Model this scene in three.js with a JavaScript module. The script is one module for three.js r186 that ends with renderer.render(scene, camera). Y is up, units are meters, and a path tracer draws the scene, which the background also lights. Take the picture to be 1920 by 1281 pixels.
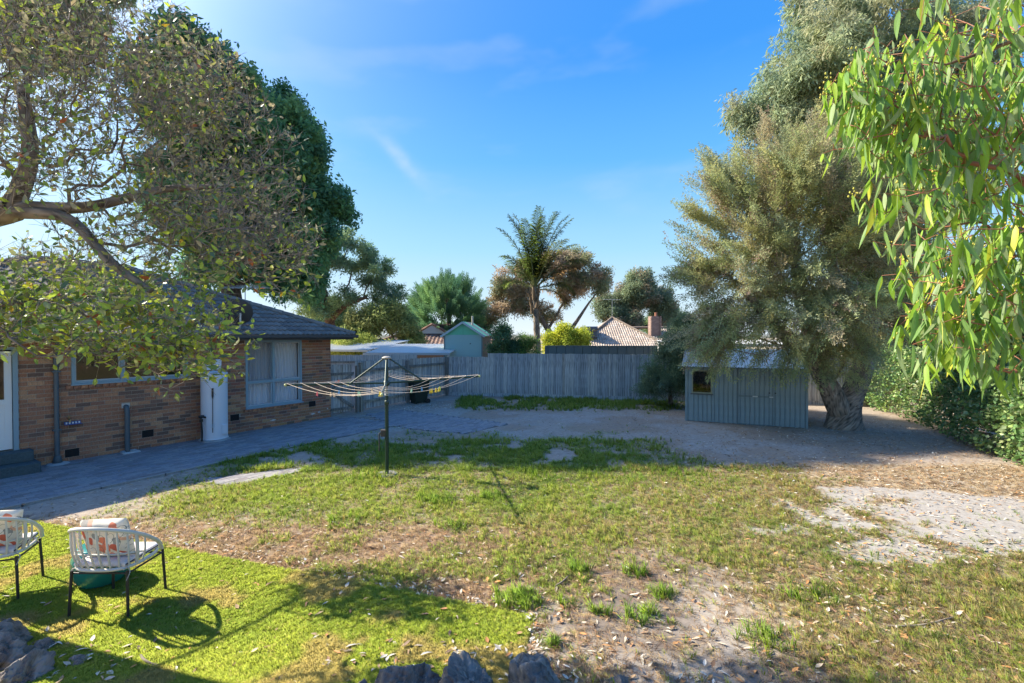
import * as THREE from 'three';

// ---------- camera, sky, sun, exposure ----------
const scene = new THREE.Scene();
const camera = new THREE.PerspectiveCamera(72.1, 1024 / 683, 0.05, 2000);
camera.position.set(0, 2.65, 0);
camera.rotation.set(-0.0142, 0, 0);
const SUN_DIR = new THREE.Vector3(-1.25, 1, -0.6).normalize();
const SUN_POWER = 3.6;
const EXPOSURE = 3.1;

const renderer = new THREE.WebGLRenderer({ antialias: true });
renderer.toneMapping = THREE.LinearToneMapping;
renderer.toneMappingExposure = EXPOSURE;
renderer.shadowMap.enabled = true;

// ---------- random numbers and noise ----------
function rng(seed) {
  let a = seed >>> 0;
  return () => { a = (a + 0x6d2b79f5) | 0; let t = Math.imul(a ^ (a >>> 15), 1 | a); t = (t + Math.imul(t ^ (t >>> 7), 61 | t)) ^ t; return ((t ^ (t >>> 14)) >>> 0) / 4294967296; };
}
const hash = (x, y, z = 0) => { let h = Math.imul(x | 0, 374761393) + Math.imul(y | 0, 668265263) + Math.imul(z | 0, 1274126177); h = Math.imul(h ^ (h >>> 13), 1274126177); return ((h ^ (h >>> 16)) >>> 0) / 4294967296; };
const sm = (t) => t * t * (3 - 2 * t);
function vnoise(x, y, z = 0) {
  const xi = Math.floor(x), yi = Math.floor(y), zi = Math.floor(z), u = sm(x - xi), v = sm(y - yi), w = sm(z - zi);
  const L = (a, b, t) => a + (b - a) * t, q = (k) => L(L(hash(xi, yi, k), hash(xi + 1, yi, k), u), L(hash(xi, yi + 1, k), hash(xi + 1, yi + 1, k), u), v);
  return w === 0 ? q(zi) : L(q(zi), q(zi + 1), w);
}
function fbm(x, y, z = 0, n = 4) { let s = 0, a = 0.5, f = 1, t = 0; for (let i = 0; i < n; i++) { s += a * vnoise(x * f + i * 17.3, y * f + i * 9.1, z * f); t += a; a *= 0.5; f *= 2.03; } return s / t; }
const clamp = (v, a = 0, b = 1) => Math.min(b, Math.max(a, v));
const ramp = (a, b, v) => sm(clamp((v - a) / (b - a)));
const mix = (a, b, t) => a + (b - a) * t;
const mixc = (a, b, t) => [mix(a[0], b[0], t), mix(a[1], b[1], t), mix(a[2], b[2], t)];

// ---------- sky: clear blue winter sky with a few cirrus wisps ----------
{
  const W = 2048, Hh = 1024, data = new Float32Array(W * Hh * 4);
  const stops = [[0, [0.90, 1.0, 1.08]], [4, [0.68, 0.91, 1.08]], [10, [0.42, 0.78, 1.08]], [20, [0.155, 0.53, 1.05]], [30, [0.062, 0.36, 1.0]], [45, [0.055, 0.30, 0.94]], [90, [0.055, 0.26, 0.86]]];
  const K = 1 / EXPOSURE;
  for (let r = 0; r < Hh; r++) {
    const up = ((r + 0.5) / Hh - 0.5) * Math.PI, el = up * 180 / Math.PI;
    let c = [0.32, 0.33, 0.30];
    if (el > 0) { let k = 0; while (k < stops.length - 2 && el > stops[k + 1][0]) k++; c = mixc(stops[k][1], stops[k + 1][1], clamp((el - stops[k][0]) / (stops[k + 1][0] - stops[k][0]))); }
    for (let q = 0; q < W; q++) {
      const rd = ((q + 0.5) / W - 0.5) * 2 * Math.PI, x = Math.cos(rd) * Math.cos(up), y = Math.sin(up), z = Math.sin(rd) * Math.cos(up);
      const az = Math.atan2(x, -z) * 180 / Math.PI;
      let col = c;
      if (el > 0) {
        const cs = x * SUN_DIR.x + y * SUN_DIR.y + z * SUN_DIR.z, glow = 0.9 * Math.exp(-(1 - cs) * 8) + 5 * Math.exp(-(1 - cs) * 32);  // glow round the out-of-view sun, strengthened to lighten the shade
        col = [c[0] + glow * 0.95, c[1] + glow * 0.95, c[2] + glow * 0.9];
        // cirrus
        let a = 0;
        const wob = fbm(az * 0.25 + 3, el * 0.25, 0, 4) - 0.5;
        const dx = az + 13.6, dy = el - 20 , tt = (dx * 0.76 - dy * 0.65), ss = dx * 0.65 + dy * 0.76 + 0.06 * tt * tt * 0.25 + wob * 2.0;
        a += 0.40 * Math.exp(-Math.pow(ss / 0.75, 2)) * Math.exp(-Math.pow(tt / 3.4, 2)) * (0.55 + fbm(az * 1.1, el * 1.4, 7) * 0.9);
        const f1 = fbm(az * 0.08 + el * 0.10 + 20, el * 0.32 - az * 0.05, 3, 5);
        a += 0.13 * ramp(0.54, 0.82, f1) * ramp(8, 18, el) * ramp(60, 35, el) * (0.5 + fbm(az * 0.35, el * 0.9, 5) );
        a = clamp(a, 0, 0.6);
        col = mixc(col, [0.72, 0.85, 0.94], a);
      }
      const o = (r * W + q) * 4;
      data[o] = col[0] * K; data[o + 1] = col[1] * K; data[o + 2] = col[2] * K; data[o + 3] = 1;
    }
  }
  const t = new THREE.DataTexture(data, W, Hh, THREE.RGBAFormat, THREE.FloatType);
  t.mapping = THREE.EquirectangularReflectionMapping; t.magFilter = THREE.LinearFilter; t.minFilter = THREE.LinearFilter; t.needsUpdate = true;
  scene.background = t; scene.environment = t;
}
const sun = new THREE.DirectionalLight(new THREE.Color().setRGB(1, 0.91, 0.74), SUN_POWER);
sun.position.copy(SUN_DIR).multiplyScalar(80); sun.target.position.set(0, 0, -10);
sun.castShadow = true; sun.shadow.mapSize.set(4096, 4096); sun.shadow.radius = 1;
Object.assign(sun.shadow.camera, { left: -40, right: 40, top: 40, bottom: -40, near: 1, far: 220 });
scene.add(sun, sun.target);

// ---------- helpers ----------
const P = (x, h, d) => new THREE.Vector3(x, h, -d);       // x to the right, height, distance ahead (metres)
const UPV = new THREE.Vector3(0, 1, 0);
const names = new Map();
const numbered = (n) => { const k = names.get(n) ?? 0; names.set(n, k + 1); return k ? n + '_' + String(k).padStart(3, '0') : n; };
function thing(name, label, category, pos, turn = 0, group) {
  const o = new THREE.Group(); o.name = numbered(name); if (pos) o.position.copy(pos); o.rotation.y = turn;
  o.userData = { label, category }; if (group) o.userData.group = group;
  scene.add(o); return o;
}
function structure(name, label, obj) { obj.name = name; obj.userData = { kind: 'structure', label }; scene.add(obj); return obj; }
function part(name, geo, mat, parent, stuff) {
  const m = new THREE.Mesh(geo, mat); m.name = name; m.castShadow = m.receiveShadow = true;
  if (stuff) m.userData.kind = 'stuff';
  if (parent) parent.add(m); return m;
}
function solo(name, geo, mat, label, category, pos, turn = 0, group) {
  const m = part(numbered(name), geo, mat, scene); if (pos) m.position.copy(pos); m.rotation.y = turn;
  m.userData = { label, category }; if (group) m.userData.group = group; return m;
}
const _m = new THREE.Matrix4(), _v = new THREE.Vector3(), _n = new THREE.Vector3(), _q = new THREE.Quaternion(), _c = new THREE.Color();
class GB {                                                 // collects geometry into one mesh
  constructor(col = false) { this.p = []; this.n = []; this.u = []; this.i = []; this.c = col ? [] : null; }
  add(g, mat, color) {
    const b = this.p.length / 3, P_ = g.attributes.position, N_ = g.attributes.normal, U_ = g.attributes.uv, nm = mat ? new THREE.Matrix3().getNormalMatrix(mat) : null;
    for (let k = 0; k < P_.count; k++) {
      _v.fromBufferAttribute(P_, k); _n.fromBufferAttribute(N_, k); if (mat) { _v.applyMatrix4(mat); _n.applyMatrix3(nm).normalize(); }
      this.p.push(_v.x, _v.y, _v.z); this.n.push(_n.x, _n.y, _n.z); this.u.push(U_ ? U_.getX(k) : 0, U_ ? U_.getY(k) : 0);
      if (this.c) this.c.push(...(color || [1, 1, 1]));
    }
    if (g.index) for (let k = 0; k < g.index.count; k++) this.i.push(b + g.index.getX(k)); else for (let k = 0; k < P_.count; k++) this.i.push(b + k);
    return this;
  }
  v(x, y, z, nx, ny, nz, u, w, color) { this.p.push(x, y, z); this.n.push(nx, ny, nz); this.u.push(u, w); if (this.c) this.c.push(...(color || [1, 1, 1])); return this.p.length / 3 - 1; }
  quad(a, b, c, d, color) {                                // four corners, counter-clockwise, uv in metres
    const e1 = b.clone().sub(a), e2 = d.clone().sub(a), n = e1.clone().cross(e2).normalize(), w = e1.length(), h = e2.length(), s = this.p.length / 3;
    [[a, 0, 0], [b, w, 0], [c, w, h], [d, 0, h]].forEach(([q, u, v]) => this.v(q.x, q.y, q.z, n.x, n.y, n.z, u, v, color));
    this.i.push(s, s + 1, s + 2, s, s + 2, s + 3); return this;
  }
  box(w, h, d, x, y, z, color) { return this.add(bx(w, h, d), _m.makeTranslation(x, y, z), color); }
  tube(pts, rad, sides = 6, color, cap = true) {
    const n = pts.length; if (n < 2) return this;
    let ref = null, b = this.p.length / 3, len = 0;
    for (let k = 0; k < n; k++) {
      const t = pts[Math.min(n - 1, k + 1)].clone().sub(pts[Math.max(0, k - 1)]).normalize();
      if (!ref) ref = Math.abs(t.y) < 0.9 ? new THREE.Vector3(0, 1, 0) : new THREE.Vector3(1, 0, 0);
      const s = ref.clone().sub(t.clone().multiplyScalar(ref.dot(t))).normalize(), o = t.clone().cross(s); ref = s;
      if (k) len += pts[k].distanceTo(pts[k - 1]);
      const r = Array.isArray(rad) ? rad[k] : rad;
      for (let j = 0; j <= sides; j++) {
        const a = j / sides * Math.PI * 2, cx = Math.cos(a), sx = Math.sin(a), nx = s.x * cx + o.x * sx, ny = s.y * cx + o.y * sx, nz = s.z * cx + o.z * sx;
        this.v(pts[k].x + nx * r, pts[k].y + ny * r, pts[k].z + nz * r, nx, ny, nz, j / sides * Math.max(0.05, r * 6), len, color);
      }
    }
    for (let k = 0; k < n - 1; k++) for (let j = 0; j < sides; j++) { const q = b + k * (sides + 1) + j, w = q + sides + 1; this.i.push(q, q + 1, w, q + 1, w + 1, w); }
    if (cap) for (const [k, sgn] of [[0, -1], [n - 1, 1]]) {
      const t = pts[k ? n - 1 : 1].clone().sub(pts[k ? n - 2 : 0]).normalize().multiplyScalar(sgn), c = this.v(pts[k].x, pts[k].y, pts[k].z, t.x, t.y, t.z, 0, 0, color);
      const r0 = this.p.length / 3;
      for (let j = 0; j < sides; j++) { const q = (b + k * (sides + 1) + j) * 3; this.v(this.p[q], this.p[q + 1], this.p[q + 2], t.x, t.y, t.z, 0, 0, color); }
      for (let j = 0; j < sides; j++) { const a1 = r0 + j, a2 = r0 + (j + 1) % sides; if (sgn > 0) this.i.push(c, a1, a2); else this.i.push(c, a2, a1); }
    }
    return this;
  }
  geo() {
    const g = new THREE.BufferGeometry();
    g.setAttribute('position', new THREE.BufferAttribute(new Float32Array(this.p), 3)); g.setAttribute('normal', new THREE.BufferAttribute(new Float32Array(this.n), 3)); g.setAttribute('uv', new THREE.BufferAttribute(new Float32Array(this.u), 2));
    if (this.c) g.setAttribute('color', new THREE.BufferAttribute(new Float32Array(this.c), 3));
    g.setIndex(this.p.length / 3 > 65535 ? new THREE.BufferAttribute(new Uint32Array(this.i), 1) : new THREE.BufferAttribute(new Uint16Array(this.i), 1)); return g;
  }
}
function bx(w, h, d, ox = 0, oy = 0) {                      // box with uv in metres
  const g = new THREE.BoxGeometry(w, h, d), u = g.attributes.uv, s = [[d, h], [d, h], [w, d], [w, d], [w, h], [w, h]];
  for (let k = 0; k < 24; k++) u.setXY(k, u.getX(k) * s[k >> 2][0] + ox, u.getY(k) * s[k >> 2][1] + oy);
  return g;
}
const boxAt = (w, h, d, x, y, z) => bx(w, h, d).translate(x, y, z);
function bevelBox(w, h, d, r = 0.006) {                     // extruded box with rounded edges
  const s = new THREE.Shape(), a = w / 2 - r, b = h / 2 - r;
  s.moveTo(-a, -b); s.lineTo(a, -b); s.lineTo(a, b); s.lineTo(-a, b); s.closePath();
  const g = new THREE.ExtrudeGeometry(s, { depth: d - 2 * r, bevelEnabled: true, bevelSize: r, bevelThickness: r, bevelSegments: 2, curveSegments: 1 }); return g.translate(0, 0, -d / 2 + r);
}
const lathe = (pts, n = 24) => new THREE.LatheGeometry(pts.map(([r, y]) => new THREE.Vector2(r, y)), n);
const cyl = (r0, r1, h, n = 16) => new THREE.CylinderGeometry(r1, r0, h, n).translate(0, h / 2, 0);
const smooth = (pts, n) => new THREE.CatmullRomCurve3(pts).getPoints(n);
function copies(name, geo, mat, mats, cols, parent, label, category) {
  const m = new THREE.InstancedMesh(geo, mat, mats.length); m.name = parent ? name : numbered(name); m.castShadow = m.receiveShadow = true;
  mats.forEach((t, k) => m.setMatrixAt(k, t)); if (cols) cols.forEach((c, k) => m.setColorAt(k, _c.setRGB(c[0], c[1], c[2])));
  m.userData.kind = 'stuff'; if (label) { m.userData.label = label; m.userData.category = category; }
  (parent || scene).add(m); return m;
}
const toS = (v) => Math.round(255 * clamp(v <= 0.0031308 ? v * 12.92 : 1.055 * Math.pow(v, 1 / 2.4) - 0.055));
function colorTex(S, fn, rep = 1) {                          // fn(u, v) -> linear rgb
  const d = new Uint8Array(S * S * 4);
  for (let y = 0; y < S; y++) for (let x = 0; x < S; x++) { const c = fn(x / S, y / S), o = (y * S + x) * 4; d[o] = toS(c[0]); d[o + 1] = toS(c[1]); d[o + 2] = toS(c[2]); d[o + 3] = 255; }
  const t = new THREE.DataTexture(d, S, S); t.colorSpace = THREE.SRGBColorSpace; return fin(t, rep);
}
function grayTex(S, fn, rep = 1) {
  const d = new Uint8Array(S * S * 4);
  for (let y = 0; y < S; y++) for (let x = 0; x < S; x++) { const c = Math.round(255 * clamp(fn(x / S, y / S))), o = (y * S + x) * 4; d[o] = d[o + 1] = d[o + 2] = c; d[o + 3] = 255; }
  return fin(new THREE.DataTexture(d, S, S), rep);
}
function fin(t, rep) { t.wrapS = t.wrapT = THREE.RepeatWrapping; t.magFilter = THREE.LinearFilter; t.minFilter = THREE.LinearMipmapLinearFilter; t.repeat.set(rep, rep); t.needsUpdate = true; return t; }
// noise that tiles with period n
function tnoise(u, v, n, s = 0) { const x = u * n, y = v * n, xi = Math.floor(x), yi = Math.floor(y), a = sm(x - xi), b = sm(y - yi), h = (i, j) => hash(((i % n) + n) % n, ((j % n) + n) % n, s); return mix(mix(h(xi, yi), h(xi + 1, yi), a), mix(h(xi, yi + 1), h(xi + 1, yi + 1), a), b); }
const tfbm = (u, v, n, o = 4, s = 0) => { let r = 0, a = 0.5, t = 0; for (let k = 0; k < o; k++) { r += a * tnoise(u, v, n << k, s + k); t += a; a *= 0.5; } return r / t; };
const std = (rgb, rough = 0.8, extra = {}) => new THREE.MeshStandardMaterial({ color: new THREE.Color().setRGB(...rgb), roughness: rough, ...extra });
const leafMat = (o = {}) => new THREE.MeshPhysicalMaterial({ color: 0xffffff, roughness: 0.97, specularIntensity: 0.25, transmission: 0.35, thickness: 0, side: THREE.DoubleSide, ...o });
const jit = (c, r, a) => { const k = 1 + (r() - 0.5) * 2 * a, h = (r() - 0.5) * a * 0.6; return [c[0] * (k + h), c[1] * k, c[2] * (k - h)]; };

const grainTex = grayTex(256, (u, v) => tfbm(u, v, 32, 3, 5));
const speckle = colorTex(256, (u, v) => { const g = 0.72 + 0.4 * (tfbm(u, v, 16, 4, 9) - 0.5) + 0.35 * (tnoise(u, v, 128, 3) - 0.5); return [g, g, g]; }, 2.5);
const woodTex = colorTex(512, (u, v) => { const g = 0.62 + 0.55 * (tnoise(u, v * 0.04, 64, 1) - 0.5) + 0.3 * (tfbm(u, v, 8, 3, 3) - 0.5) + 0.25 * (tnoise(u, v * 0.1, 128, 8) - 0.5); return [g * 1.0, g * 0.98, g * 0.96]; });
const woodBump = grayTex(256, (u, v) => tnoise(u, v * 0.05, 64, 1));

// ---------- the ground ----------
const inPoly = (x, y, poly) => { let c = false; for (let i = 0, j = poly.length - 1; i < poly.length; j = i++) { const [a, b] = poly[i], [p, q] = poly[j]; if ((b > y) !== (q > y) && x < (p - a) * (y - b) / (q - b) + a) c = !c; } return c; };
const HX = -9.62, HD = 9.254, HT = 0.9896, hc = Math.cos(HT), hs = Math.sin(HT);      // the house: near end of its wall line, and its turn
const toHouse = (x, d) => { const dx = x - HX, dz = -(d - HD); return [dx * hc - dz * hs, dx * hs + dz * hc]; };     // along the wall, out from the wall
const fromHouse = (a, z) => [HX + a * hc + z * hs, HD + a * hs - z * hc];
const PAVED = [[-3.0, 13.2], [-1.27, 12.5], [-0.1, 13.9], [0.75, 15.3], [-1.9, 16.7], [-3.2, 17.3], [-4.9, 15.6]];
const PAD = [[-5.75, 8.5], [-4.2, 9.35], [-4.05, 9.05], [-5.0, 8.15]];
const TURF = [[0.2, 4.34], [-7.2, 6.72], [-9.5, 5.2], [-9.5, 2.9], [0.02, 2.9], [0.1, 3.8]];
function pavedAt(x, d) { const [a, z] = toHouse(x, d); return (a > -3.5 && a < 7.4 && z > -0.05 && z < 2.75 + 0.12 * vnoise(a * 0.9, 3)) || inPoly(x, d, PAVED) || inPoly(x, d, PAD); }
const bell = (x, c, w) => Math.exp(-(((x - c) / w) ** 2));
// how much of the ground is green, straw, sand, dark soil at a place
function cover(x, d) {
  const n = fbm(x * 0.55 + 40, d * 0.55 + 7), m = fbm(x * 1.9 + 3, d * 1.9 + 60), k = fbm(x * 0.9 + 90, d * 0.9, 0, 3);
  const lawn = ramp(6.0 - 0.9 * ramp(-0.6, 1.2, x), 7.1 - 0.9 * ramp(-0.6, 1.2, x), d + (n - 0.5) * 1.6) * ramp(10.0, 9.1, d) * ramp(6.4, 4.2, x + (m - 0.5) * 2) * ramp(-6.5, -4.6, x);
  const mulch = ramp(7.0, 6.2, d) * ramp(3.0, 1.0, x + (n - 0.5)) * (0.45 + 0.55 * ramp(1.6, 0.2, x));
  const dirtNear = ramp(5.3, 4.7, d + (m - 0.5) * 1.2) * ramp(-0.4, 0.15, x) * ramp(3.5, 2.2, x + (n - 0.5) * 1.8);
  const sandR = ramp(0.35, 0.75, bell(x, 6.6, 2.3) * bell(d, 6.75, 1.2) * 1.25 + (m - 0.5) * 1.5 + (n - 0.5) * 0.5) + ramp(0.3, 0.6, bell(x, 4.6, 0.8) * bell(d, 5.7, 0.3) + (m - 0.5) * 0.6) * 0.8;
  const rear = ramp(9.0, 9.8, d);
  let green = lawn * (0.6 + 0.55 * ramp(0.3, 0.6, m));
  green = Math.max(green, mulch * ramp(0.46, 0.66, n * 0.5 + m * 0.5) * 0.8);
  green = Math.max(green, ramp(1.4, 2.6, x) * ramp(6.6, 5.9, d) * (0.42 + 0.45 * ramp(0.42, 0.62, m)));
  green = Math.max(green, ramp(0.2, 0.8, x) * ramp(7.2, 6.6, d) * ramp(5.1, 5.7, d) * ramp(0.38, 0.6, m) * 0.75);
  green *= 1 - 0.92 * clamp(sandR) ; green *= 1 - 0.93 * dirtNear;
  const sg = rear * (bell(d, 10, 1.9) * ramp(4.6, 2.0, x + (n - 0.5) * 3) * ramp(0.34, 0.54, m * 0.6 + k * 0.4) * 1.0 + 1.2 * bell(d, 18.4, 1.6) * ramp(-2.5, -1.6, x) * ramp(7, 5.2, x) * ramp(0.36, 0.54, m) + 0.35 * bell(d, 12.5, 1.3) * ramp(0.5, 0.65, m) * ramp(5, 3, x));
  green = Math.max(green * (1 - rear), sg);
  const dark = clamp(dirtNear * ramp(0.5, 0.66, k) * 0.8 + bell(x, 1.5, 0.8) * bell(d, 5.15, 0.35) * 0.9);
  const sand = clamp(sandR + dirtNear * (0.6 + 1.4 * (k - 0.45)) + rear * ramp(0.42, 0.62, m * 0.5 + n * 0.5) * 0.6 * ramp(9, 6, x) + bell(x, -1.2, 1.1) * bell(d, 12.2, 0.35) * 0.8);
  const straw = clamp((1 - rear) * (lawn * 0.8 + ramp(1.6, 3, x) * 0.9 + ramp(4, 6, x) * ramp(7.6, 8.4, d) + mulch * 0.25) * (1 - clamp(sandR)));
  return { green, sand, straw, dark, mulch: Math.max(mulch * (1 - rear) * (1 - 0.7 * dirtNear) * (1 - 0.6 * lawn), rear * 0.5 * ramp(0.42, 0.58, k)), rear };
}
const GX0 = -12, GX1 = 14, GD0 = 2, GD1 = 22;
const groundTex = (() => {
  const S = 2048, cv = document.createElement('canvas'); cv.width = cv.height = S; const g = cv.getContext('2d'), im = g.createImageData(S, S), q = im.data;
  const soil = [0.37, 0.30, 0.24], pale = [0.36, 0.325, 0.285], brown = [0.27, 0.165, 0.095], strawC = [0.40, 0.30, 0.155], darkC = [0.13, 0.09, 0.065], greenC = [0.17, 0.19, 0.045];
  const step = 4, cw = S / step + 1, grid = [];
  for (let j = 0; j < cw; j++) for (let i = 0; i < cw; i++) grid.push(cover(GX0 + (GX1 - GX0) * i / (cw - 1), GD0 + (GD1 - GD0) * j / (cw - 1)));
  for (let y = 0; y < S; y++) for (let x = 0; x < S; x++) {
    const c = grid[Math.round(y / step) * cw + Math.round(x / step)], f = hash(x, y, 1), f2 = vnoise(x * 0.21, y * 0.21, 4.5), f3 = vnoise(x * 0.06, y * 0.06, 9.5);
    let col = mixc(soil, pale, clamp(c.sand * 1.1 + (f2 - 0.5) * 0.7 * c.sand + (f - 0.5) * 0.25));
    col = mixc(col, brown, clamp(c.mulch * (0.75 + (f2 - 0.5) * 0.9))); col = mixc(col, strawC, clamp(c.straw * 0.55 + (f2 - 0.5) * 0.8 * c.straw));
    col = mixc(col, greenC, clamp(c.green * 0.55 * (0.5 + f3))); col = mixc(col, darkC, clamp(c.dark * (0.3 + f3 * 0.9)));
    const w = 0.78 + 0.3 * f + 0.3 * (f2 - 0.5), o = ((S - 1 - y) * S + x) * 4;
    q[o] = toS(col[0] * w); q[o + 1] = toS(col[1] * w); q[o + 2] = toS(col[2] * w); q[o + 3] = 255;
  }
  g.putImageData(im, 0, 0);
  const r = rng(77), css = (c) => 'rgb(' + c.map((v) => toS(v)).join(',') + ')';
  for (let k = 0; k < 90000; k++) {                           // dead stems, twigs and thatch lying on the soil
    const x = r() * S, y = r() * S, c = grid[Math.floor(y / step) * cw + Math.floor(x / step)], a = r() * Math.PI, l = 3 + r() * 9;
    let col = null; const z = r();
    if (z < c.green * 0.5) col = jit([0.16, 0.21, 0.04], r, 0.4); else if (z < c.straw + c.mulch) col = jit(r() < 0.5 ? [0.46, 0.33, 0.17] : [0.24, 0.13, 0.07], r, 0.4);
    else if (r() < 0.3 * (1 - c.sand * 0.7)) col = jit(r() < 0.4 ? [0.45, 0.36, 0.24] : [0.13, 0.085, 0.055], r, 0.4);
    if (!col) continue;
    g.strokeStyle = css(col); g.lineWidth = 0.5 + r() * 0.9; g.beginPath(); g.moveTo(x, S - y); g.lineTo(x + Math.cos(a) * l, S - y + Math.sin(a) * l); g.stroke();
  }
  const t = new THREE.CanvasTexture(cv); t.colorSpace = THREE.SRGBColorSpace; t.wrapS = t.wrapT = THREE.MirroredRepeatWrapping; t.magFilter = THREE.LinearFilter; t.anisotropy = 8; return t;
})();
function groundY(x, d) {
  let y = -0.8 * ramp(21.5, 26, d) + 0.95 * ramp(2.9, 1.8, d);
  if (!pavedAt(x, d) && !inPoly(x, d, TURF)) y += (0.012 + 0.03 * (fbm(x * 0.8, d * 0.8, 0, 3) - 0.5)) * ramp(24, 20, d); else y -= 0.02;
  return y;
}
{
  const xs = [], ds = [], push = (a, from, to, st) => { for (let v = from; v < to - 1e-6; v += st) a.push(v); };
  [-400, -150, -60, -30, -20].forEach((v) => xs.push(v)); push(xs, -16, 18, 0.2); [18, 24, 35, 60, 150, 400].forEach((v) => xs.push(v));
  [-60, -20, -5, 0, 1.2].forEach((v) => ds.push(v)); push(ds, 1.8, 27, 0.2); [27, 32, 45, 80, 160, 500].forEach((v) => ds.push(v));
  const b = new GB();
  ds.forEach((d) => xs.forEach((x) => {
    const y = groundY(x, d), nx = (groundY(x - 0.1, d) - groundY(x + 0.1, d)) / 0.2, nz = (groundY(x, d + 0.1) - groundY(x, d - 0.1)) / 0.2, l = Math.hypot(nx, 1, nz);
    b.v(x, y, -d, nx / l, 1 / l, nz / l, (x - GX0) / (GX1 - GX0), (d - GD0) / (GD1 - GD0));
  }));
  for (let j = 0; j < ds.length - 1; j++) for (let i = 0; i < xs.length - 1; i++) { const a = j * xs.length + i, c = a + xs.length; b.i.push(a, a + 1, c + 1, a, c + 1, c); }
  const m = std([1, 1, 1], 0.95, { map: groundTex, bumpMap: groundTex, bumpScale: 0.012 });
  structure('ground', 'sandy backyard soil with patches of dry thatch and pale sand', part('ground', b.geo(), m));
}

// ---------- paving: clay pavers along the house and the wider patio ----------
const paverTones = [[0.37, 0.345, 0.345], [0.32, 0.295, 0.295], [0.42, 0.385, 0.365], [0.35, 0.335, 0.35], [0.30, 0.26, 0.245]];
{
  const g = new THREE.Group(); structure('paving', 'worn grey clay pavers along the brick house', g);
  g.position.set(HX, 0, -HD); g.rotation.y = HT;
  const mats = paverTones.map((c) => std(c, 0.85, { map: speckle, bumpMap: grainTex, bumpScale: 0.002 }));
  const shared = [0, 1, 2].map((k) => bx(0.226, 0.05, 0.111, k * 0.37, k * 0.21));
  const r = rng(5), list = [], pz = 0.115, px = 0.23;
  for (let row = -1; row < 90; row++) for (let k = -20; k < 62; k++) {
    const z = 0.06 + row * pz, a = k * px + (row % 2 ? px / 2 : 0), [x, d] = fromHouse(a, z);
    if (a < -3.3 || z < 0.05 || a > 9.2) continue;
    const onPath = z < 2.72 && a < 7.3;
    if (!onPath && !inPoly(x, d, PAVED) && !inPoly(x, d, PAD)) continue;
    if (x < -5.2 && d > 15.4) continue;
    if (onPath && a > 6.9 && z < 0.6) continue;
    list.push({ a, z, tone: Math.floor(r() * r() * 5 + r() * 2.2) % 5, y: -0.012 + (r() - 0.5) * 0.005, t: (r() - 0.5) * 0.02, tx: (r() - 0.5) * 0.01, v: Math.floor(r() * 3), near: (x / 1.1) ** 2 + d * d, seen: x > -1.12 * d });
  }
  list.sort((p, q) => p.near - q.near); let n = 0;
  const rest = new GB(true), M = new THREE.Matrix4(), E = new THREE.Euler();
  for (const p of list) {
    if (p.seen && n < 300) { const m = part(n ? 'paver_' + String(n).padStart(3, '0') : 'paver', shared[p.v], mats[p.tone], g); m.position.set(p.a, p.y, p.z); m.rotation.set(p.tx, p.t, p.tx); n++; }
    else { M.makeRotationFromEuler(E.set(p.tx, p.t, p.tx)).setPosition(p.a, p.y, p.z); rest.add(shared[p.v], M, paverTones[p.tone]); }
  }
  part('more_pavers', rest.geo(), std([1, 1, 1], 0.85, { vertexColors: true, map: speckle, bumpMap: grainTex, bumpScale: 0.002 }), g, true);
  const edge = new GB(); for (let k = 0; k < 7; k++) edge.box(0.92, 0.07, 0.07, 0.4 + k * 0.95 - 2.4, 0.0, 2.79);
  part('concrete_edging', edge.geo(), std([0.42, 0.40, 0.37], 0.9, { map: speckle }), g);
}

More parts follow.
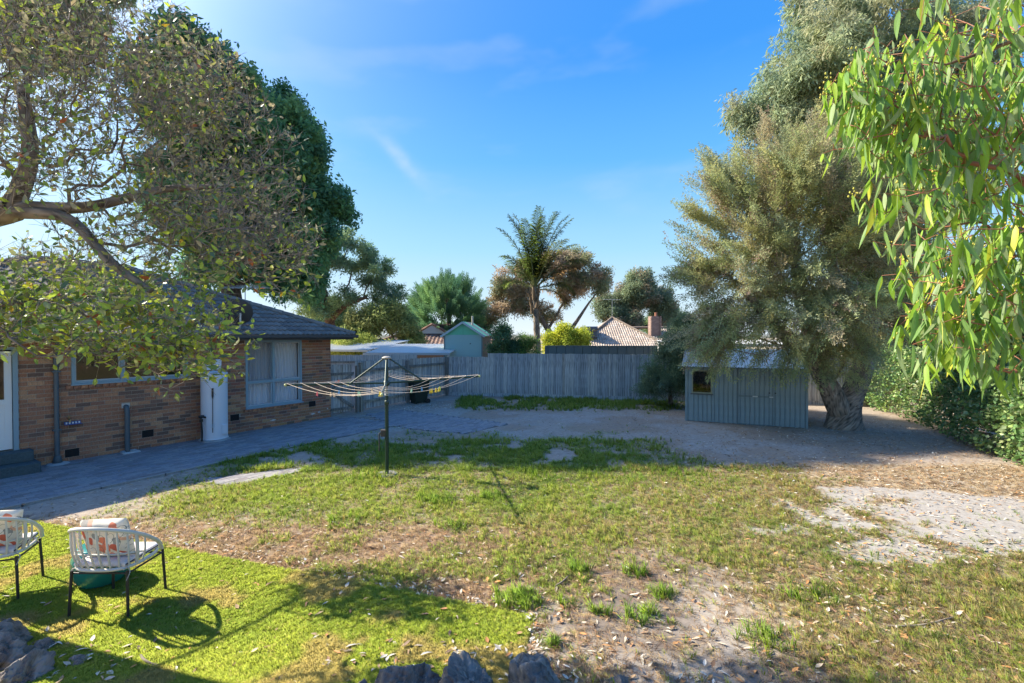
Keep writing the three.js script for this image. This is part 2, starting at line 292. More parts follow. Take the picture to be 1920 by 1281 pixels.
// ---------- the brick house ----------
const frameBlue = std([0.24, 0.34, 0.39], 0.5), glass = new THREE.MeshPhysicalMaterial({ color: 0xffffff, roughness: 0.02, transmission: 1, thickness: 0, ior: 1.5 });
const greyMetal = std([0.09, 0.115, 0.13], 0.5, { metalness: 0.1 }), whitePaint = std([0.72, 0.72, 0.70], 0.45), black = std([0.015, 0.015, 0.016], 0.45), galv = std([0.5, 0.52, 0.53], 0.45, { metalness: 0.6 });
const house = thing('brick_house', 'brown brick house with dark tiled hip roof and blue grey windows', 'house', P(HX, 0, HD), HT);
{
  const r = rng(11), X0 = -3.2, X1 = 6.93, TOP = 2.5, DEP = 8;
  const open = [[-1.06, -0.1, 0.4, 2.42], [0.69, 2.86, 1.6, TOP], [4.26, 5.92, 0.62, TOP]];
  const vents = [[0.57, 0.80, 1], [1.90, 2.13, 3], [3.85, 4.08, 4], [6.15, 6.38, 5]];
  const tones = [[0.50, 0.235, 0.135], [0.62, 0.31, 0.17], [0.25, 0.15, 0.11], [0.42, 0.205, 0.13], [0.66, 0.37, 0.21], [0.33, 0.19, 0.135]];
  const brickTex = colorTex(256, (u, v) => { const g = 0.75 + 0.7 * (tfbm(u, v, 8, 4, 21) - 0.5) + 0.4 * (tnoise(u, v, 64, 4) - 0.5); return [g, g * 0.97, g * 0.94]; }, 3);
  const mats = tones.map((c) => std(c, 0.88, { map: brickTex, bumpMap: grainTex, bumpScale: 0.003 }));
  // backing wall with mortar face, pierced by the openings
  const mortar = std([0.55, 0.46, 0.38], 0.95, { map: speckle }), wall = new GB();
  const cuts = [...new Set([X0, X1, ...open.flatMap((o) => [o[0], o[1]])])].sort((a, b) => a - b);
  for (let k = 0; k < cuts.length - 1; k++) {
    const a = cuts[k], b = cuts[k + 1], mid = (a + b) / 2, o = open.find((q) => mid > q[0] && mid < q[1]);
    const seg = o ? [[0, o[2]], [o[3], TOP]] : [[0, TOP]];
    for (const [lo, hi] of seg) if (hi - lo > 0.01) wall.box(b - a, hi - lo, 0.2, mid, (lo + hi) / 2, -0.108);
  }
  const back = new GB(); back.box(0.2, TOP, DEP - 0.22, X0 + 0.1, TOP / 2, -DEP / 2 - 0.1).box(0.2, TOP, DEP - 0.22, X1 - 0.1, TOP / 2, -DEP / 2 - 0.1).box(X1 - X0, TOP, 0.2, (X0 + X1) / 2, TOP / 2, -DEP - 0.1);
  part('mortar_wall', wall.geo(), mortar, house);
  part('rear_wall', back.geo(), std([0.22, 0.11, 0.075], 0.9, { map: brickTex }), house);
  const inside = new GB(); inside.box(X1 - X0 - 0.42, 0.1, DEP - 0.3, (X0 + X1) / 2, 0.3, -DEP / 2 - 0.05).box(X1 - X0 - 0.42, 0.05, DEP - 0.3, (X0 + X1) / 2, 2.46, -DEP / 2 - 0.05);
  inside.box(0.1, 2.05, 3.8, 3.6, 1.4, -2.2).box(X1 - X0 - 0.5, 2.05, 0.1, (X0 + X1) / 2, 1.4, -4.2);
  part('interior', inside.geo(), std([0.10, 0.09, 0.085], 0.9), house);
  // bricks
  const H_ = 0.086, L_ = 0.24, list = [];
  for (let c = 0; c < 29; c++) {
    const y = c * H_ + H_ / 2, gaps = open.filter((o) => y > o[2] - 0.06 && y < o[3] + 0.02).map((o) => [o[0] - 0.004, o[1] + 0.004]);
    vents.forEach((v) => { if (c === v[2] || c === v[2] + 1) gaps.push([v[0], v[1]]); });
    gaps.sort((p, q) => p[0] - q[0]); let runs = [], s = X0; for (const [p, q] of gaps) { if (p > s) runs.push([s, p]); s = q; } runs.push([s, X1]);
    for (const [p, q] of runs) for (let k = Math.floor((p - X0) / L_) - 1; ; k++) {
      let a = X0 + k * L_ + (c % 2 ? L_ / 2 : 0), b = a + L_ - 0.011; if (a > q) break; a = Math.max(a, p + 0.005); b = Math.min(b, q - 0.005); if (b - a < 0.035) continue;
      const t = r(), band = fbm(a * 0.7, y * 3, 5); list.push({ x: (a + b) / 2, y, w: b - a, tone: t < 0.30 + band * 0.2 ? 0 : t < 0.55 ? 3 : t < 0.70 ? 1 : t < 0.84 ? 2 : t < 0.91 ? 4 : 5, z: (r() - 0.5) * 0.005, rot: (r() - 0.5) * 0.006 });
    }
  }
  const rest = new GB(true), M = new THREE.Matrix4(), E = new THREE.Euler(), bg = [0, 1, 2].map((k) => bx(1, 0.074, 0.09, k * 0.31, k * 0.23)); let n = 0;
  list.sort((p, q) => (Math.abs(p.x - 1.3) + (p.x < -0.1 ? 9 : 0)) - (Math.abs(q.x - 1.3) + (q.x < -0.1 ? 9 : 0)));
  for (const b of list) {
    if (n < 300) { const m = part(n ? 'brick_' + String(n).padStart(3, '0') : 'brick', bg[n % 3], mats[b.tone], house); m.scale.x = b.w; m.position.set(b.x, b.y, b.z - 0.045); m.rotation.z = b.rot; n++; }
    else { M.makeRotationFromEuler(E.set(0, 0, b.rot)).scale(_v.set(b.w, 1, 1)).setPosition(b.x, b.y, b.z - 0.045); rest.add(bg[(b.x * 100 | 0) % 3 & 1], M, tones[b.tone].map((q) => q * (0.9 + 0.2 * r()))); }
  }
  part('more_bricks', rest.geo(), std([1, 1, 1], 0.88, { vertexColors: true, map: brickTex, bumpMap: grainTex, bumpScale: 0.003 }), house, true);
  for (const [a, b, y] of [[0.60, 2.95, 1.56], [4.2, 5.98, 0.575]]) for (let x = a, k = 0; x < b - 0.1; x += 0.118, k++) { const m = part('sill_brick', bx(0.108, 0.078, 0.12), mats[[0, 3, 1, 0, 5][k % 5]], house); m.position.set(x + 0.054, y, -0.02); m.rotation.x = 0.12; }
  // white patches of old render near the ground
  const patch = std([0.62, 0.60, 0.57], 0.95);
  for (const [x, y, w] of [[6.28, 0.205, 0.16], [6.5, 0.225, 0.11], [5.02, 0.20, 0.2], [3.6, 0.22, 0.08], [6.8, 0.3, 0.05]]) { const s = new THREE.Shape(); for (let k = 0; k < 14; k++) { const a = k / 14 * 6.283, q = 0.6 + 0.5 * r(); s[k ? 'lineTo' : 'moveTo'](Math.cos(a) * w / 2 * q, Math.sin(a) * 0.022 * q); } const m = part('mortar_patch', new THREE.ExtrudeGeometry(s, { depth: 0.004, bevelEnabled: false }), patch, house); m.position.set(x, y, 0.003); }
  // air vents
  for (const [a, b, c] of vents) {
    const y = (c + 1) * H_, w = b - a - 0.008, v = new GB(); v.box(w, 0.165, 0.05, 0, 0, -0.0285); for (let k = 0; k < 5; k++) v.box(w, 0.012, 0.03, 0, -0.07 + k * 0.035, -0.014); for (let k = 0; k < 6; k++) v.box(0.008, 0.16, 0.028, -w / 2 + 0.004 + k * (w - 0.008) / 5, 0, -0.0165);
    const m = part('air_vent', v.geo(), std([0.014, 0.012, 0.012], 0.9), house); m.position.set((a + b) / 2, y, 0.004);
  }
  // windows
  function windowUnit(x0, x1, y0, y1, mull, trans) {
    const w = new THREE.Group(); w.name = 'window'; house.add(w);
    const f = new GB(), t = 0.055, dz = 0.11, z = -0.045, cx = (x0 + x1) / 2, cy = (y0 + y1) / 2;
    f.box(x1 - x0, t, dz, cx, y0 + t / 2, z).box(x1 - x0, t, dz, cx, y1 - t / 2, z).box(t, y1 - y0 - 2 * t, dz, x0 + t / 2, cy, z).box(t, y1 - y0 - 2 * t, dz, x1 - t / 2, cy, z);
    f.box(0.06, y1 - y0 - 2 * t, dz - 0.012, mull, cy, z); if (trans) f.box(mull - x0 - t - 0.03, 0.055, dz - 0.012, (x0 + t + mull - 0.03) / 2, trans, z).box(x1 - mull - t - 0.03, 0.055, dz - 0.012, (x1 - t + mull + 0.03) / 2, trans, z);
    part('window_frame', f.geo(), frameBlue, w);
    part('window_ledge', boxAt(x1 - x0 + 0.04, 0.03, 0.07, cx, y0 + 0.0, 0.03), frameBlue, w);
    const rows = trans ? [[y0 + t, trans - 0.0275], [trans + 0.0275, y1 - t]] : [[y0 + t, y1 - t]];
    for (const [a, b] of rows) for (const [p, q] of [[x0 + t, mull - 0.03], [mull + 0.03, x1 - t]]) {
      const sash = new GB(), s = 0.028; sash.box(q - p, s, 0.04, (p + q) / 2, a + s / 2, z - 0.006).box(q - p, s, 0.04, (p + q) / 2, b - s / 2, z - 0.006).box(s, b - a - 2 * s, 0.04, p + s / 2, (a + b) / 2, z - 0.006).box(s, b - a - 2 * s, 0.04, q - s / 2, (a + b) / 2, z - 0.006);
      part('sash', sash.geo(), std([0.42, 0.47, 0.50], 0.4), w);
      part('pane', new THREE.PlaneGeometry(q - p - 0.05, b - a - 0.05).translate((p + q) / 2, (a + b) / 2, z - 0.008), glass, w);
    }
    return w;
  }
  windowUnit(0.69, 2.86, 1.60, 2.5, 1.55, 0);
  const w2 = windowUnit(4.26, 5.92, 0.62, 2.5, 5.04, 1.33);
  part('flyscreen', boxAt(0.70, 1.08, 0.003, 4.665, 1.905, -0.006), std([0.10, 0.11, 0.125], 0.9, { transparent: true, opacity: 0.15 }), w2);
  const cm = new THREE.MeshPhysicalMaterial({ color: new THREE.Color().setRGB(0.86, 0.86, 0.90), roughness: 0.95, transmission: 0.3, thickness: 0, side: THREE.DoubleSide });
  function curtain(x0, x1, y0, y1, z, amp, gather, seed) {
    const b = new GB(), nx = 90, ny = 14;
    for (let j = 0; j <= ny; j++) for (let i = 0; i <= nx; i++) {
      const u = i / nx, v = j / ny, pull = 1 - gather * (1 - Math.pow(2 * v - 1, 2)) , x = mix(x0, x1, u < 0 ? 0 : u * pull), w = Math.sin(u * 55 + seed + 1.5 * vnoise(u * 9, v * 2, seed)) * amp * (0.6 + 0.5 * vnoise(u * 12, seed)) + 0.02 * Math.sin(u * 17 + v * 2);
      b.v(x, mix(y0, y1, v), z + w, 0, 0, 1, u, v);
    }
    for (let j = 0; j < ny; j++) for (let i = 0; i < nx; i++) { const a = j * (nx + 1) + i, c = a + nx + 1; b.i.push(a, a + 1, c + 1, a, c + 1, c); }
    const g = b.geo(); g.computeVertexNormals(); return g;
  }
  part('curtain', curtain(4.30, 5.10, 0.5, 2.46, -0.20, 0.028, 0.0, 1), cm, w2); part('curtain', curtain(5.92, 5.02, 0.5, 2.46, -0.23, 0.03, 0.16, 4), cm, w2);
  // door and steps
  {
    const d = new THREE.Group(); d.name = 'door'; house.add(d); const x0 = -1.06, x1 = -0.1, f = new GB();
    f.box(0.07, 2.02, 0.14, x0 + 0.035, 1.41, -0.04).box(0.07, 2.02, 0.14, x1 - 0.035, 1.41, -0.04).box(x1 - x0 - 0.14, 0.06, 0.14, (x0 + x1) / 2, 2.39, -0.04);
    part('door_frame', f.geo(), frameBlue, d);
    const l = new GB(), cx = (x0 + x1) / 2, w = 0.80; l.box(0.1, 1.9, 0.04, cx - w / 2 + 0.05, 1.38, -0.03).box(0.1, 1.9, 0.04, cx + w / 2 - 0.05, 1.38, -0.03).box(w - 0.2, 0.22, 0.04, cx, 0.54, -0.03).box(w - 0.2, 0.1, 0.04, cx, 2.28, -0.03).box(w - 0.2, 0.1, 0.04, cx, 1.35, -0.03);
    part('door_leaf', l.geo(), whitePaint, d); part('pane', new THREE.PlaneGeometry(w - 0.18, 0.9).translate(cx, 1.8, -0.03), glass, d); part('lower_panel', boxAt(w - 0.2, 0.66, 0.02, cx, 0.975, -0.035), whitePaint, d);
    part('door_handle', new GB().tube([new THREE.Vector3(cx - 0.33, 1.35, -0.005), new THREE.Vector3(cx - 0.33, 1.35, 0.05), new THREE.Vector3(cx - 0.22, 1.35, 0.055)], 0.009).geo(), galv, d);
    const sg = std([0.085, 0.125, 0.135], 0.9, { map: speckle }); part('step', bevelBox(1.5, 0.2, 0.62, 0.012).translate(-0.66, 0.1, 0.315), sg, house); part('step', bevelBox(1.3, 0.2, 0.32, 0.012).translate(-0.6, 0.301, 0.163), sg, house);
  }
  // pipes
  const dp = new GB(), pc = (x, y, z) => new THREE.Vector3(x, y, z);
  dp.tube(smooth([pc(0.44, 0.03, 0.06), pc(0.44, 1.2, 0.06), pc(0.44, 2.2, 0.06), pc(0.43, 2.34, 0.12), pc(0.40, 2.47, 0.40), pc(0.40, 2.56, 0.5)], 24), 0.042, 10); part('downpipe', dp.geo(), greyMetal, house);
  for (const y of [0.7, 1.9]) part('pipe_bracket', boxAt(0.13, 0.03, 0.1, 0.44, y, 0.052), greyMetal, house);
  part('pipe_shoe', lathe([[0.04, 0.16], [0.055, 0.15], [0.085, 0.0], [0.0, 0.0]]).translate(0.44, 0.01, 0.07), greyMetal, house); part('drain_pad', lathe([[0, 0.03], [0.16, 0.03], [0.19, 0.005], [0.19, -0.03]], 14).translate(0.44, 0.0, 0.12), std([0.45, 0.45, 0.43], 0.9), house);
  part('waste_pipe', new GB().tube(smooth([pc(1.6, 0.02, 0.08), pc(1.6, 0.5, 0.08), pc(1.6, 0.96, 0.08), pc(1.6, 1.02, 0.05), pc(1.6, 1.03, -0.02)], 18), 0.05, 12).geo(), greyMetal, house); part('pipe_plate', boxAt(0.15, 0.11, 0.016, 1.6, 1.05, 0.006), std([0.5, 0.47, 0.42], 0.8), house);
  const gl = new GB(); gl.add(lathe([[0.10, 0.02], [0.13, 0.045], [0.19, 0.045], [0.22, 0.01], [0.22, -0.03]], 4), _m.makeRotationY(Math.PI / 4).setPosition(1.62, 0.0, 0.17)); part('gully_surround', gl.geo(), std([0.47, 0.46, 0.44], 0.9), house);
  // eaves, fascia, gutter
  const ov = 0.5, ex0 = X0 - ov, ex1 = X1 + ov, ez0 = -DEP - ov - 0.2, ez1 = ov; const cx = (ex0 + ex1) / 2, cz = (ez0 + ez1) / 2;
  part('soffit', boxAt(ex1 - ex0 - 0.04, 0.02, ez1 - ez0 - 0.04, cx, 2.512, cz), std([0.13, 0.14, 0.15], 0.8), house);
  const fb = new GB(); fb.box(ex1 - ex0, 0.14, 0.025, cx, 2.575, ez1 - 0.0125).box(ex1 - ex0, 0.14, 0.025, cx, 2.575, ez0 + 0.0125).box(0.025, 0.14, ez1 - ez0 - 0.05, ex0 + 0.0125, 2.575, cz).box(0.025, 0.14, ez1 - ez0 - 0.05, ex1 - 0.0125, 2.575, cz); part('fascia', fb.geo(), std([0.06, 0.065, 0.072], 0.6), house);
  const gu = new GB(); const gp = [[0, 0.0], [0.08, 0.0], [0.105, 0.025], [0.105, 0.10], [0.115, 0.11], [0.10, 0.11], [0.096, 0.03], [0.075, 0.012], [0.0, 0.012]];
  for (let k = 0; k < gp.length - 1; k++) { const [a, b] = gp[k], [c, e] = gp[k + 1]; gu.quad(pc(ex0 - 0.1, 2.55 + b, ez1 + 0.002 + a), pc(ex1 + 0.1, 2.55 + b, ez1 + 0.002 + a), pc(ex1 + 0.1, 2.55 + e, ez1 + 0.002 + c), pc(ex0 - 0.1, 2.55 + e, ez1 + 0.002 + c)); }
  gu.box(0.006, 0.1, 0.1, ex1 + 0.1, 2.605, ez1 + 0.052); part('gutter', gu.geo(), std([0.05, 0.056, 0.064], 0.45, { side: THREE.DoubleSide }), house);
  // roof: four tiled faces, hip and ridge caps
  const half = (ez1 - ez0) / 2, rise = 1.98, sl = Math.hypot(half, rise), yE = 2.655;
  const tileG = (() => { const b = new GB(), N = 10, prof = (u) => 0.018 * Math.cos(u * Math.PI * 4) + (u > 0.92 ? 0.008 : 0); for (let k = 0; k <= N; k++) { const u = k / N, z = prof(u), dn = -(prof(u + 0.01) - prof(u - 0.01)) / 0.006; for (const [y, h] of [[0.36, 0.0], [0.0, 0.034]]) b.v(u * 0.30, y, z + h, dn * 0.6, 0, 1, u * 0.3, y); } for (let k = 0; k < N; k++) { const a = k * 2; b.i.push(a, a + 1, a + 3, a, a + 3, a + 2); } const f = b.p.length / 3; for (let k = 0; k <= N; k++) { const u = k / N, z = prof(u); b.v(u * 0.3, 0, z + 0.034, 0, -1, 0, u * 0.3, 0.05); b.v(u * 0.3, 0.004, z + 0.006, 0, -1, 0, u * 0.3, 0); } for (let k = 0; k < N; k++) { const a = f + k * 2; b.i.push(a, a + 1, a + 3, a, a + 3, a + 2); } return b.geo(); })();
  const rt = [[0.24, 0.215, 0.195], [0.265, 0.24, 0.215], [0.21, 0.19, 0.175], [0.30, 0.268, 0.24]], tileTex = colorTex(256, (u, v) => { const g = 0.72 + 0.6 * (tfbm(u, v, 6, 4, 31) - 0.5) + 0.3 * (tnoise(u, v, 90, 6) - 0.5); return [g, g * 0.98, g * 0.95]; }, 1.3);
  const rm = rt.map((c) => std(c, 0.97, { map: tileTex, bumpMap: grainTex, bumpScale: 0.002 })), roof = new GB(true), rg = new THREE.Group(); rg.name = 'roof'; house.add(rg); n = 0;
  const ridge0 = ex0 + half, ridge1 = ex1 - half;
  function face(o, ax, up, len, lo, hi, parts) {                // o: eave corner, ax: along the eave, up: up the slope
    const nrm = ax.clone().cross(up), base = new THREE.Matrix4().makeBasis(ax, up, nrm).setPosition(o), rows = Math.floor(sl / 0.32);
    for (let j = 0; j < rows + 1; j++) for (let k = -1; k < len / 0.3 + 1; k++) {
      const a = k * 0.3, b = j * 0.32 - 0.04, A = lo(b), B = hi(b); if (a + 0.3 < A || a > B) continue;
      const tn = Math.floor(r() * 4), whole = a > lo(b + 0.4) && a + 0.3 < hi(b + 0.4);
      const keep = parts && whole && n < 300 && parts(a, b);
      if (keep) { const m = part(n ? 'roof_tile_' + String(n).padStart(3, '0') : 'roof_tile', tileG, rm[tn], rg); m.applyMatrix4(base.clone().multiply(_m.makeTranslation(a, b, (r() - 0.5) * 0.006))); n++; continue; }
      let g = tileG; if (!whole) { g = tileG.clone(); const p = g.attributes.position; for (let q = 0; q < p.count; q++) { const y = p.getY(q), t = clamp((b + y) / sl); p.setX(q, clamp(p.getX(q), lo(b + y) - a, hi(b + y) - a)); if (b + y > sl) p.setY(q, sl - b); } }
      roof.add(g, base.clone().multiply(_m.makeTranslation(a, b, (r() - 0.5) * 0.006)), rt[tn]);
    }
  }
  const W = ex1 - ex0, D = ez1 - ez0, k1 = half / sl, ux = (x, y, z) => new THREE.Vector3(x, y, z).normalize();
  face(pc(ex0, yE, ez1 + 0.03), pc(1, 0, 0), ux(0, rise, -half), W, (b) => Math.max(0, b) * k1, (b) => W - Math.max(0, b) * k1, (a) => a > 3.6);
  face(pc(ex1, yE, ez0), pc(-1, 0, 0), ux(0, rise, half), W, (b) => Math.max(0, b) * k1, (b) => W - Math.max(0, b) * k1);
  face(pc(ex1 + 0.03, yE, ez1), pc(0, 0, -1), ux(-half, rise, 0), D, (b) => Math.max(0, b) * k1, (b) => D - Math.max(0, b) * k1);
  face(pc(ex0, yE, ez0), pc(0, 0, 1), ux(half, rise, 0), D, (b) => Math.max(0, b) * k1, (b) => D - Math.max(0, b) * k1);
  part('more_roof_tiles', roof.geo(), std([1, 1, 1], 0.97, { vertexColors: true, map: tileTex, bumpMap: grainTex, bumpScale: 0.002, side: THREE.DoubleSide }), rg, true);
  const under = new GB(true), q0 = pc(ridge0, yE + rise - 0.06, cz), q1 = pc(ridge1, yE + rise - 0.06, cz), e = 0.02, A = pc(ex0, yE - e, ez1), B = pc(ex1, yE - e, ez1), C = pc(ex1, yE - e, ez0), Dd = pc(ex0, yE - e, ez0);
  under.quad(A, B, q1, q0).quad(C, Dd, q0, q1).quad(B, C, q1, q1).quad(Dd, A, q0, q0); part('roof_lining', under.geo(), std([0.05, 0.05, 0.05], 0.9, { side: THREE.DoubleSide }), rg);
  const capG = (() => { const b = new GB(), N = 8; for (let k = 0; k <= N; k++) { const a = k / N * Math.PI, c = Math.cos(a), s = Math.sin(a); b.v(c * 0.115, s * 0.085, 0, c, s, 0, k * 0.04, 0); b.v(c * 0.13, s * 0.10, 0.36, c, s, 0, k * 0.04, 0.36); } for (let k = 0; k < N; k++) { const a = k * 2; b.i.push(a, a + 2, a + 3, a, a + 3, a + 1); } const s0 = b.p.length / 3; b.v(0, 0, 0.36, 0, 0, 1, 0, 0); for (let k = 0; k <= N; k++) { const a = k / N * Math.PI; b.v(Math.cos(a) * 0.13, Math.sin(a) * 0.10, 0.36, 0, 0, 1, 0, 0); } for (let k = 0; k < N; k++) b.i.push(s0, s0 + 1 + k, s0 + 2 + k); return b.geo(); })();
  const top0 = pc(ridge0, yE + rise, cz), top1 = pc(ridge1, yE + rise, cz);
  for (const [a, b] of [[pc(ex1, yE, ez1), top1], [pc(ex0, yE, ez1), top0], [top0, top1], [pc(ex1, yE, ez0), top1], [pc(ex0, yE, ez0), top0]]) { const L = a.distanceTo(b), N = Math.max(1, Math.round(L / 0.33)); for (let k = 0; k < N; k++) { const m = part('ridge_cap', capG, rm[k % 4], rg); m.position.lerpVectors(a, b, (k + 1) / N); m.position.y += 0.015; const zz = a.clone().sub(b).normalize(), xx = UPV.clone().cross(zz).normalize(); m.quaternion.setFromRotationMatrix(new THREE.Matrix4().makeBasis(xx, zz.clone().cross(xx), zz)); } }
}

// ---------- things on and beside the house ----------
const atHouse = (a, y, z) => { const [x, d] = fromHouse(a, z); return P(x, y, d); };
const V3 = (x, y, z) => new THREE.Vector3(x, y, z);
{
  const t = thing('water_heater', 'tall white cylindrical water heater against brown brick wall', 'water heater', atHouse(3.27, 0, 0.42), HT), wm = std([0.66, 0.68, 0.72], 0.35);
  part('base_slab', lathe([[0, 0.05], [0.34, 0.05], [0.345, 0.02], [0.345, -0.02]], 6), std([0.4, 0.4, 0.39], 0.9), t);
  part('tank', lathe([[0.0, 0.05], [0.30, 0.05], [0.305, 0.07], [0.295, 0.085], [0.29, 0.10], [0.29, 1.66], [0.297, 1.665], [0.297, 1.70], [0.285, 1.71], [0.20, 1.735], [0, 1.75]], 40), wm, t);
  part('element_cover', bevelBox(0.13, 0.24, 0.05, 0.012).translate(0.10, 0.30, 0.285), wm, t); part('rating_plate', boxAt(0.15, 0.10, 0.004, -0.12, 0.42, 0.2675), std([0.58, 0.6, 0.63], 0.4), t).rotation.y = -0.02;
  part('lagged_pipe', new GB().tube(smooth([V3(-0.16, 0.25, 0.26), V3(-0.16, 1.0, 0.27), V3(-0.16, 1.34, 0.27)], 10), [0.008, 0.008, 0.008, 0.008, 0.008, 0.008, 0.008, 0.022, 0.022, 0.022, 0.022], 8).geo(), black, t);
  const va = new GB(); va.tube(smooth([V3(-0.25, 0.62, 0.12), V3(-0.36, 0.66, 0.14), V3(-0.36, 0.5, 0.15), V3(-0.35, 0.25, 0.15), V3(-0.36, 0.06, 0.16)], 20), 0.022, 8).tube([V3(-0.41, 0.66, 0.14), V3(-0.31, 0.66, 0.14)], 0.035, 8).tube([V3(-0.36, 0.60, 0.14), V3(-0.36, 0.53, 0.14)], 0.04, 8); part('relief_valve', va.geo(), black, t);
  part('flue_box', bevelBox(0.34, 0.26, 0.2, 0.01).translate(0.02, 1.9, -0.12), wm, t); part('flue_pipe', cyl(0.045, 0.045, 0.1).translate(0.02, 1.72, -0.1), galv, t);
}
{
  const t = thing('satellite_dish', 'dark grey satellite dish on a pole at the roof edge', 'satellite dish', atHouse(3.95, 2.72, 0.36), HT), dm = std([0.055, 0.056, 0.062], 0.6);
  const pts = []; for (let k = 0; k <= 10; k++) pts.push([0.37 * k / 10, 0.075 * (k / 10) ** 2]); pts.push([0.378, 0.078], [0.374, 0.085]); for (let k = 10; k >= 0; k--) pts.push([0.365 * k / 10, 0.075 * (k / 10) ** 2 + 0.008]);
  const d = part('reflector', lathe(pts, 36), dm, t); d.position.set(-0.04, 0.50, -0.10); d.rotation.set(-1.05, 0, -0.45);
  part('mast', new GB().tube(smooth([V3(0, 0.01, -0.1), V3(0, 0.16, -0.02), V3(0, 0.5, -0.0)], 10), 0.024, 10).geo(), galv, t); part('bracket', new GB().box(0.12, 0.10, 0.1, -0.02, 0.47, -0.05).geo(), dm, t);
  part('foot_plate', new GB().box(0.12, 0.012, 0.16, 0, 0.03, -0.12).geo().rotateX(0.0), galv, t); part('feed_arm', new GB().tube([V3(-0.04, 0.40, -0.1), V3(-0.22, 0.5, -0.55)], 0.012, 8).add(cyl(0.028, 0.03, 0.1, 12), _m.makeTranslation(-0.22, 0.48, -0.56)).geo(), dm, t);
}
function antenna(pos, turn, label, mastH, boom, n) {
  const t = thing('roof_antenna', label, 'antenna', pos, turn); part('mast', new GB().tube([V3(0, -0.25, 0), V3(0, mastH, 0)], 0.016, 8).geo(), galv, t);
  part('boom', new GB().tube([V3(-boom * 0.55, mastH - 0.03, 0), V3(boom * 0.45, mastH - 0.03, 0)], 0.012, 6).geo(), galv, t);
  for (let k = 0; k < n; k++) { const l = 0.28 + 0.5 * k / n; part('element', new GB().tube([V3(-boom * 0.53 + boom * 0.95 * k / (n - 1), mastH - 0.015, -l), V3(-boom * 0.53 + boom * 0.95 * k / (n - 1), mastH - 0.015, l)], 0.006, 5).geo(), galv, t); }
}
antenna(atHouse(5.9, 3.62, -3.2), -0.15, 'silver television antenna above the dark tiled hip roof', 0.66, 1.7, 9);
{
  const t = thing('garden_tap', 'brass garden tap with blue hose rack on brick wall', 'tap', atHouse(0.63, 0.9, 0.0), HT);
  part('tap_body', new GB().tube(smooth([V3(0, 0, -0.01), V3(0, 0, 0.07), V3(0, -0.02, 0.11), V3(0, -0.07, 0.12)], 10), 0.016, 8).tube([V3(0, 0, 0.05), V3(0, 0.06, 0.05)], 0.01, 6).tube([V3(-0.035, 0.06, 0.05), V3(0.035, 0.06, 0.05)], 0.009, 6).geo(), std([0.35, 0.26, 0.12], 0.4, { metalness: 0.7 }), t);
  const b = new GB(); b.box(0.26, 0.05, 0.02, 0.06, -0.09, 0.02).box(0.26, 0.012, 0.1, 0.06, -0.115, 0.06); part('hose_rack', b.geo(), std([0.03, 0.09, 0.32], 0.5), t); for (let k = 0; k < 5; k++) part('clip', boxAt(0.025, 0.035, 0.03, -0.04 + k * 0.05, -0.09, 0.045), whitePaint, t);
}

// ---------- timber fences ----------
const palTones = [[0.21, 0.215, 0.225], [0.25, 0.245, 0.24], [0.175, 0.18, 0.19], [0.29, 0.285, 0.275], [0.20, 0.185, 0.17]];
const palMats = palTones.map((c) => std([c[0] * 2.9, c[1] * 2.85, c[2] * 2.75], 0.9, { map: woodTex, bumpMap: woodBump, bumpScale: 0.002 }));
const railMat = std([0.30, 0.28, 0.25], 0.9, { map: woodTex, bumpMap: woodBump, bumpScale: 0.002 }), paleRail = std([0.42, 0.38, 0.30], 0.9, { map: woodTex });
const palG = [0, 1, 2, 3].map((k) => bx(0.1, 1, 0.016, 0.13 * k, 0.4 * k));
function palings(parent, len, hFn, r, y0 = 0.06, pitch = 0.094, zf = 0, tone) {
  for (let k = 0, x = 0.05; x < len - 0.03; k++, x += pitch) {
    const h = hFn(x) + (r() - 0.5) * 0.025, m = part(k ? 'paling_' + String(k).padStart(3, '0') : 'paling', palG[Math.floor(r() * 4)], palMats[tone ? tone(x) : Math.floor(r() * 5)], parent);
    m.scale.set(0.94 + r() * 0.1, h - y0, 1); m.position.set(x, y0 + (h - y0) / 2, zf + (k % 2 ? 0.012 : 0) + (r() - 0.5) * 0.004); m.rotation.z = (r() - 0.5) * 0.012; m.rotation.x = (r() - 0.5) * 0.01;
  }
}
const turnOf = (x0, d0, x1, d1) => Math.atan2(d1 - d0, x1 - x0);
{
  const r = rng(21), x0 = -2.79, d0 = 20.46, x1 = 14.2, d1 = 17.15, len = Math.hypot(x1 - x0, d1 - d0), f = thing('back_fence', 'grey weathered paling fence along the rear of the yard', 'fence', P(x0, 0, d0), turnOf(x0, d0, x1, d1));
  palings(f, len, (x) => x < 1.75 ? 1.70 : 1.86, r, 0.16, 0.094, 0, (x) => { const n = vnoise(x * 3.1, 4) * 0.6 + vnoise(x * 0.7, 9) * 0.4 + (r() - 0.5) * 0.5; return n < 0.3 ? 2 : n < 0.5 ? 0 : n < 0.68 ? 1 : n < 0.85 ? 3 : 4; });
  for (let k = 0; k < 6; k++) part('plinth_board', bx(len / 6 - 0.01, 0.15, 0.025), palMats[k % 2], f).position.set(len / 6 * (k + 0.5), 0.085, 0.002);
  for (const y of [0.35, 1.35]) part('rail', boxAt(len - 0.1, 0.075, 0.04, len / 2, y, -0.035), railMat, f); for (let k = 0; k < 8; k++) part('post', boxAt(0.1, 1.7, 0.1, 0.1 + k * (len - 0.2) / 7, 0.83, -0.11), railMat, f);
}
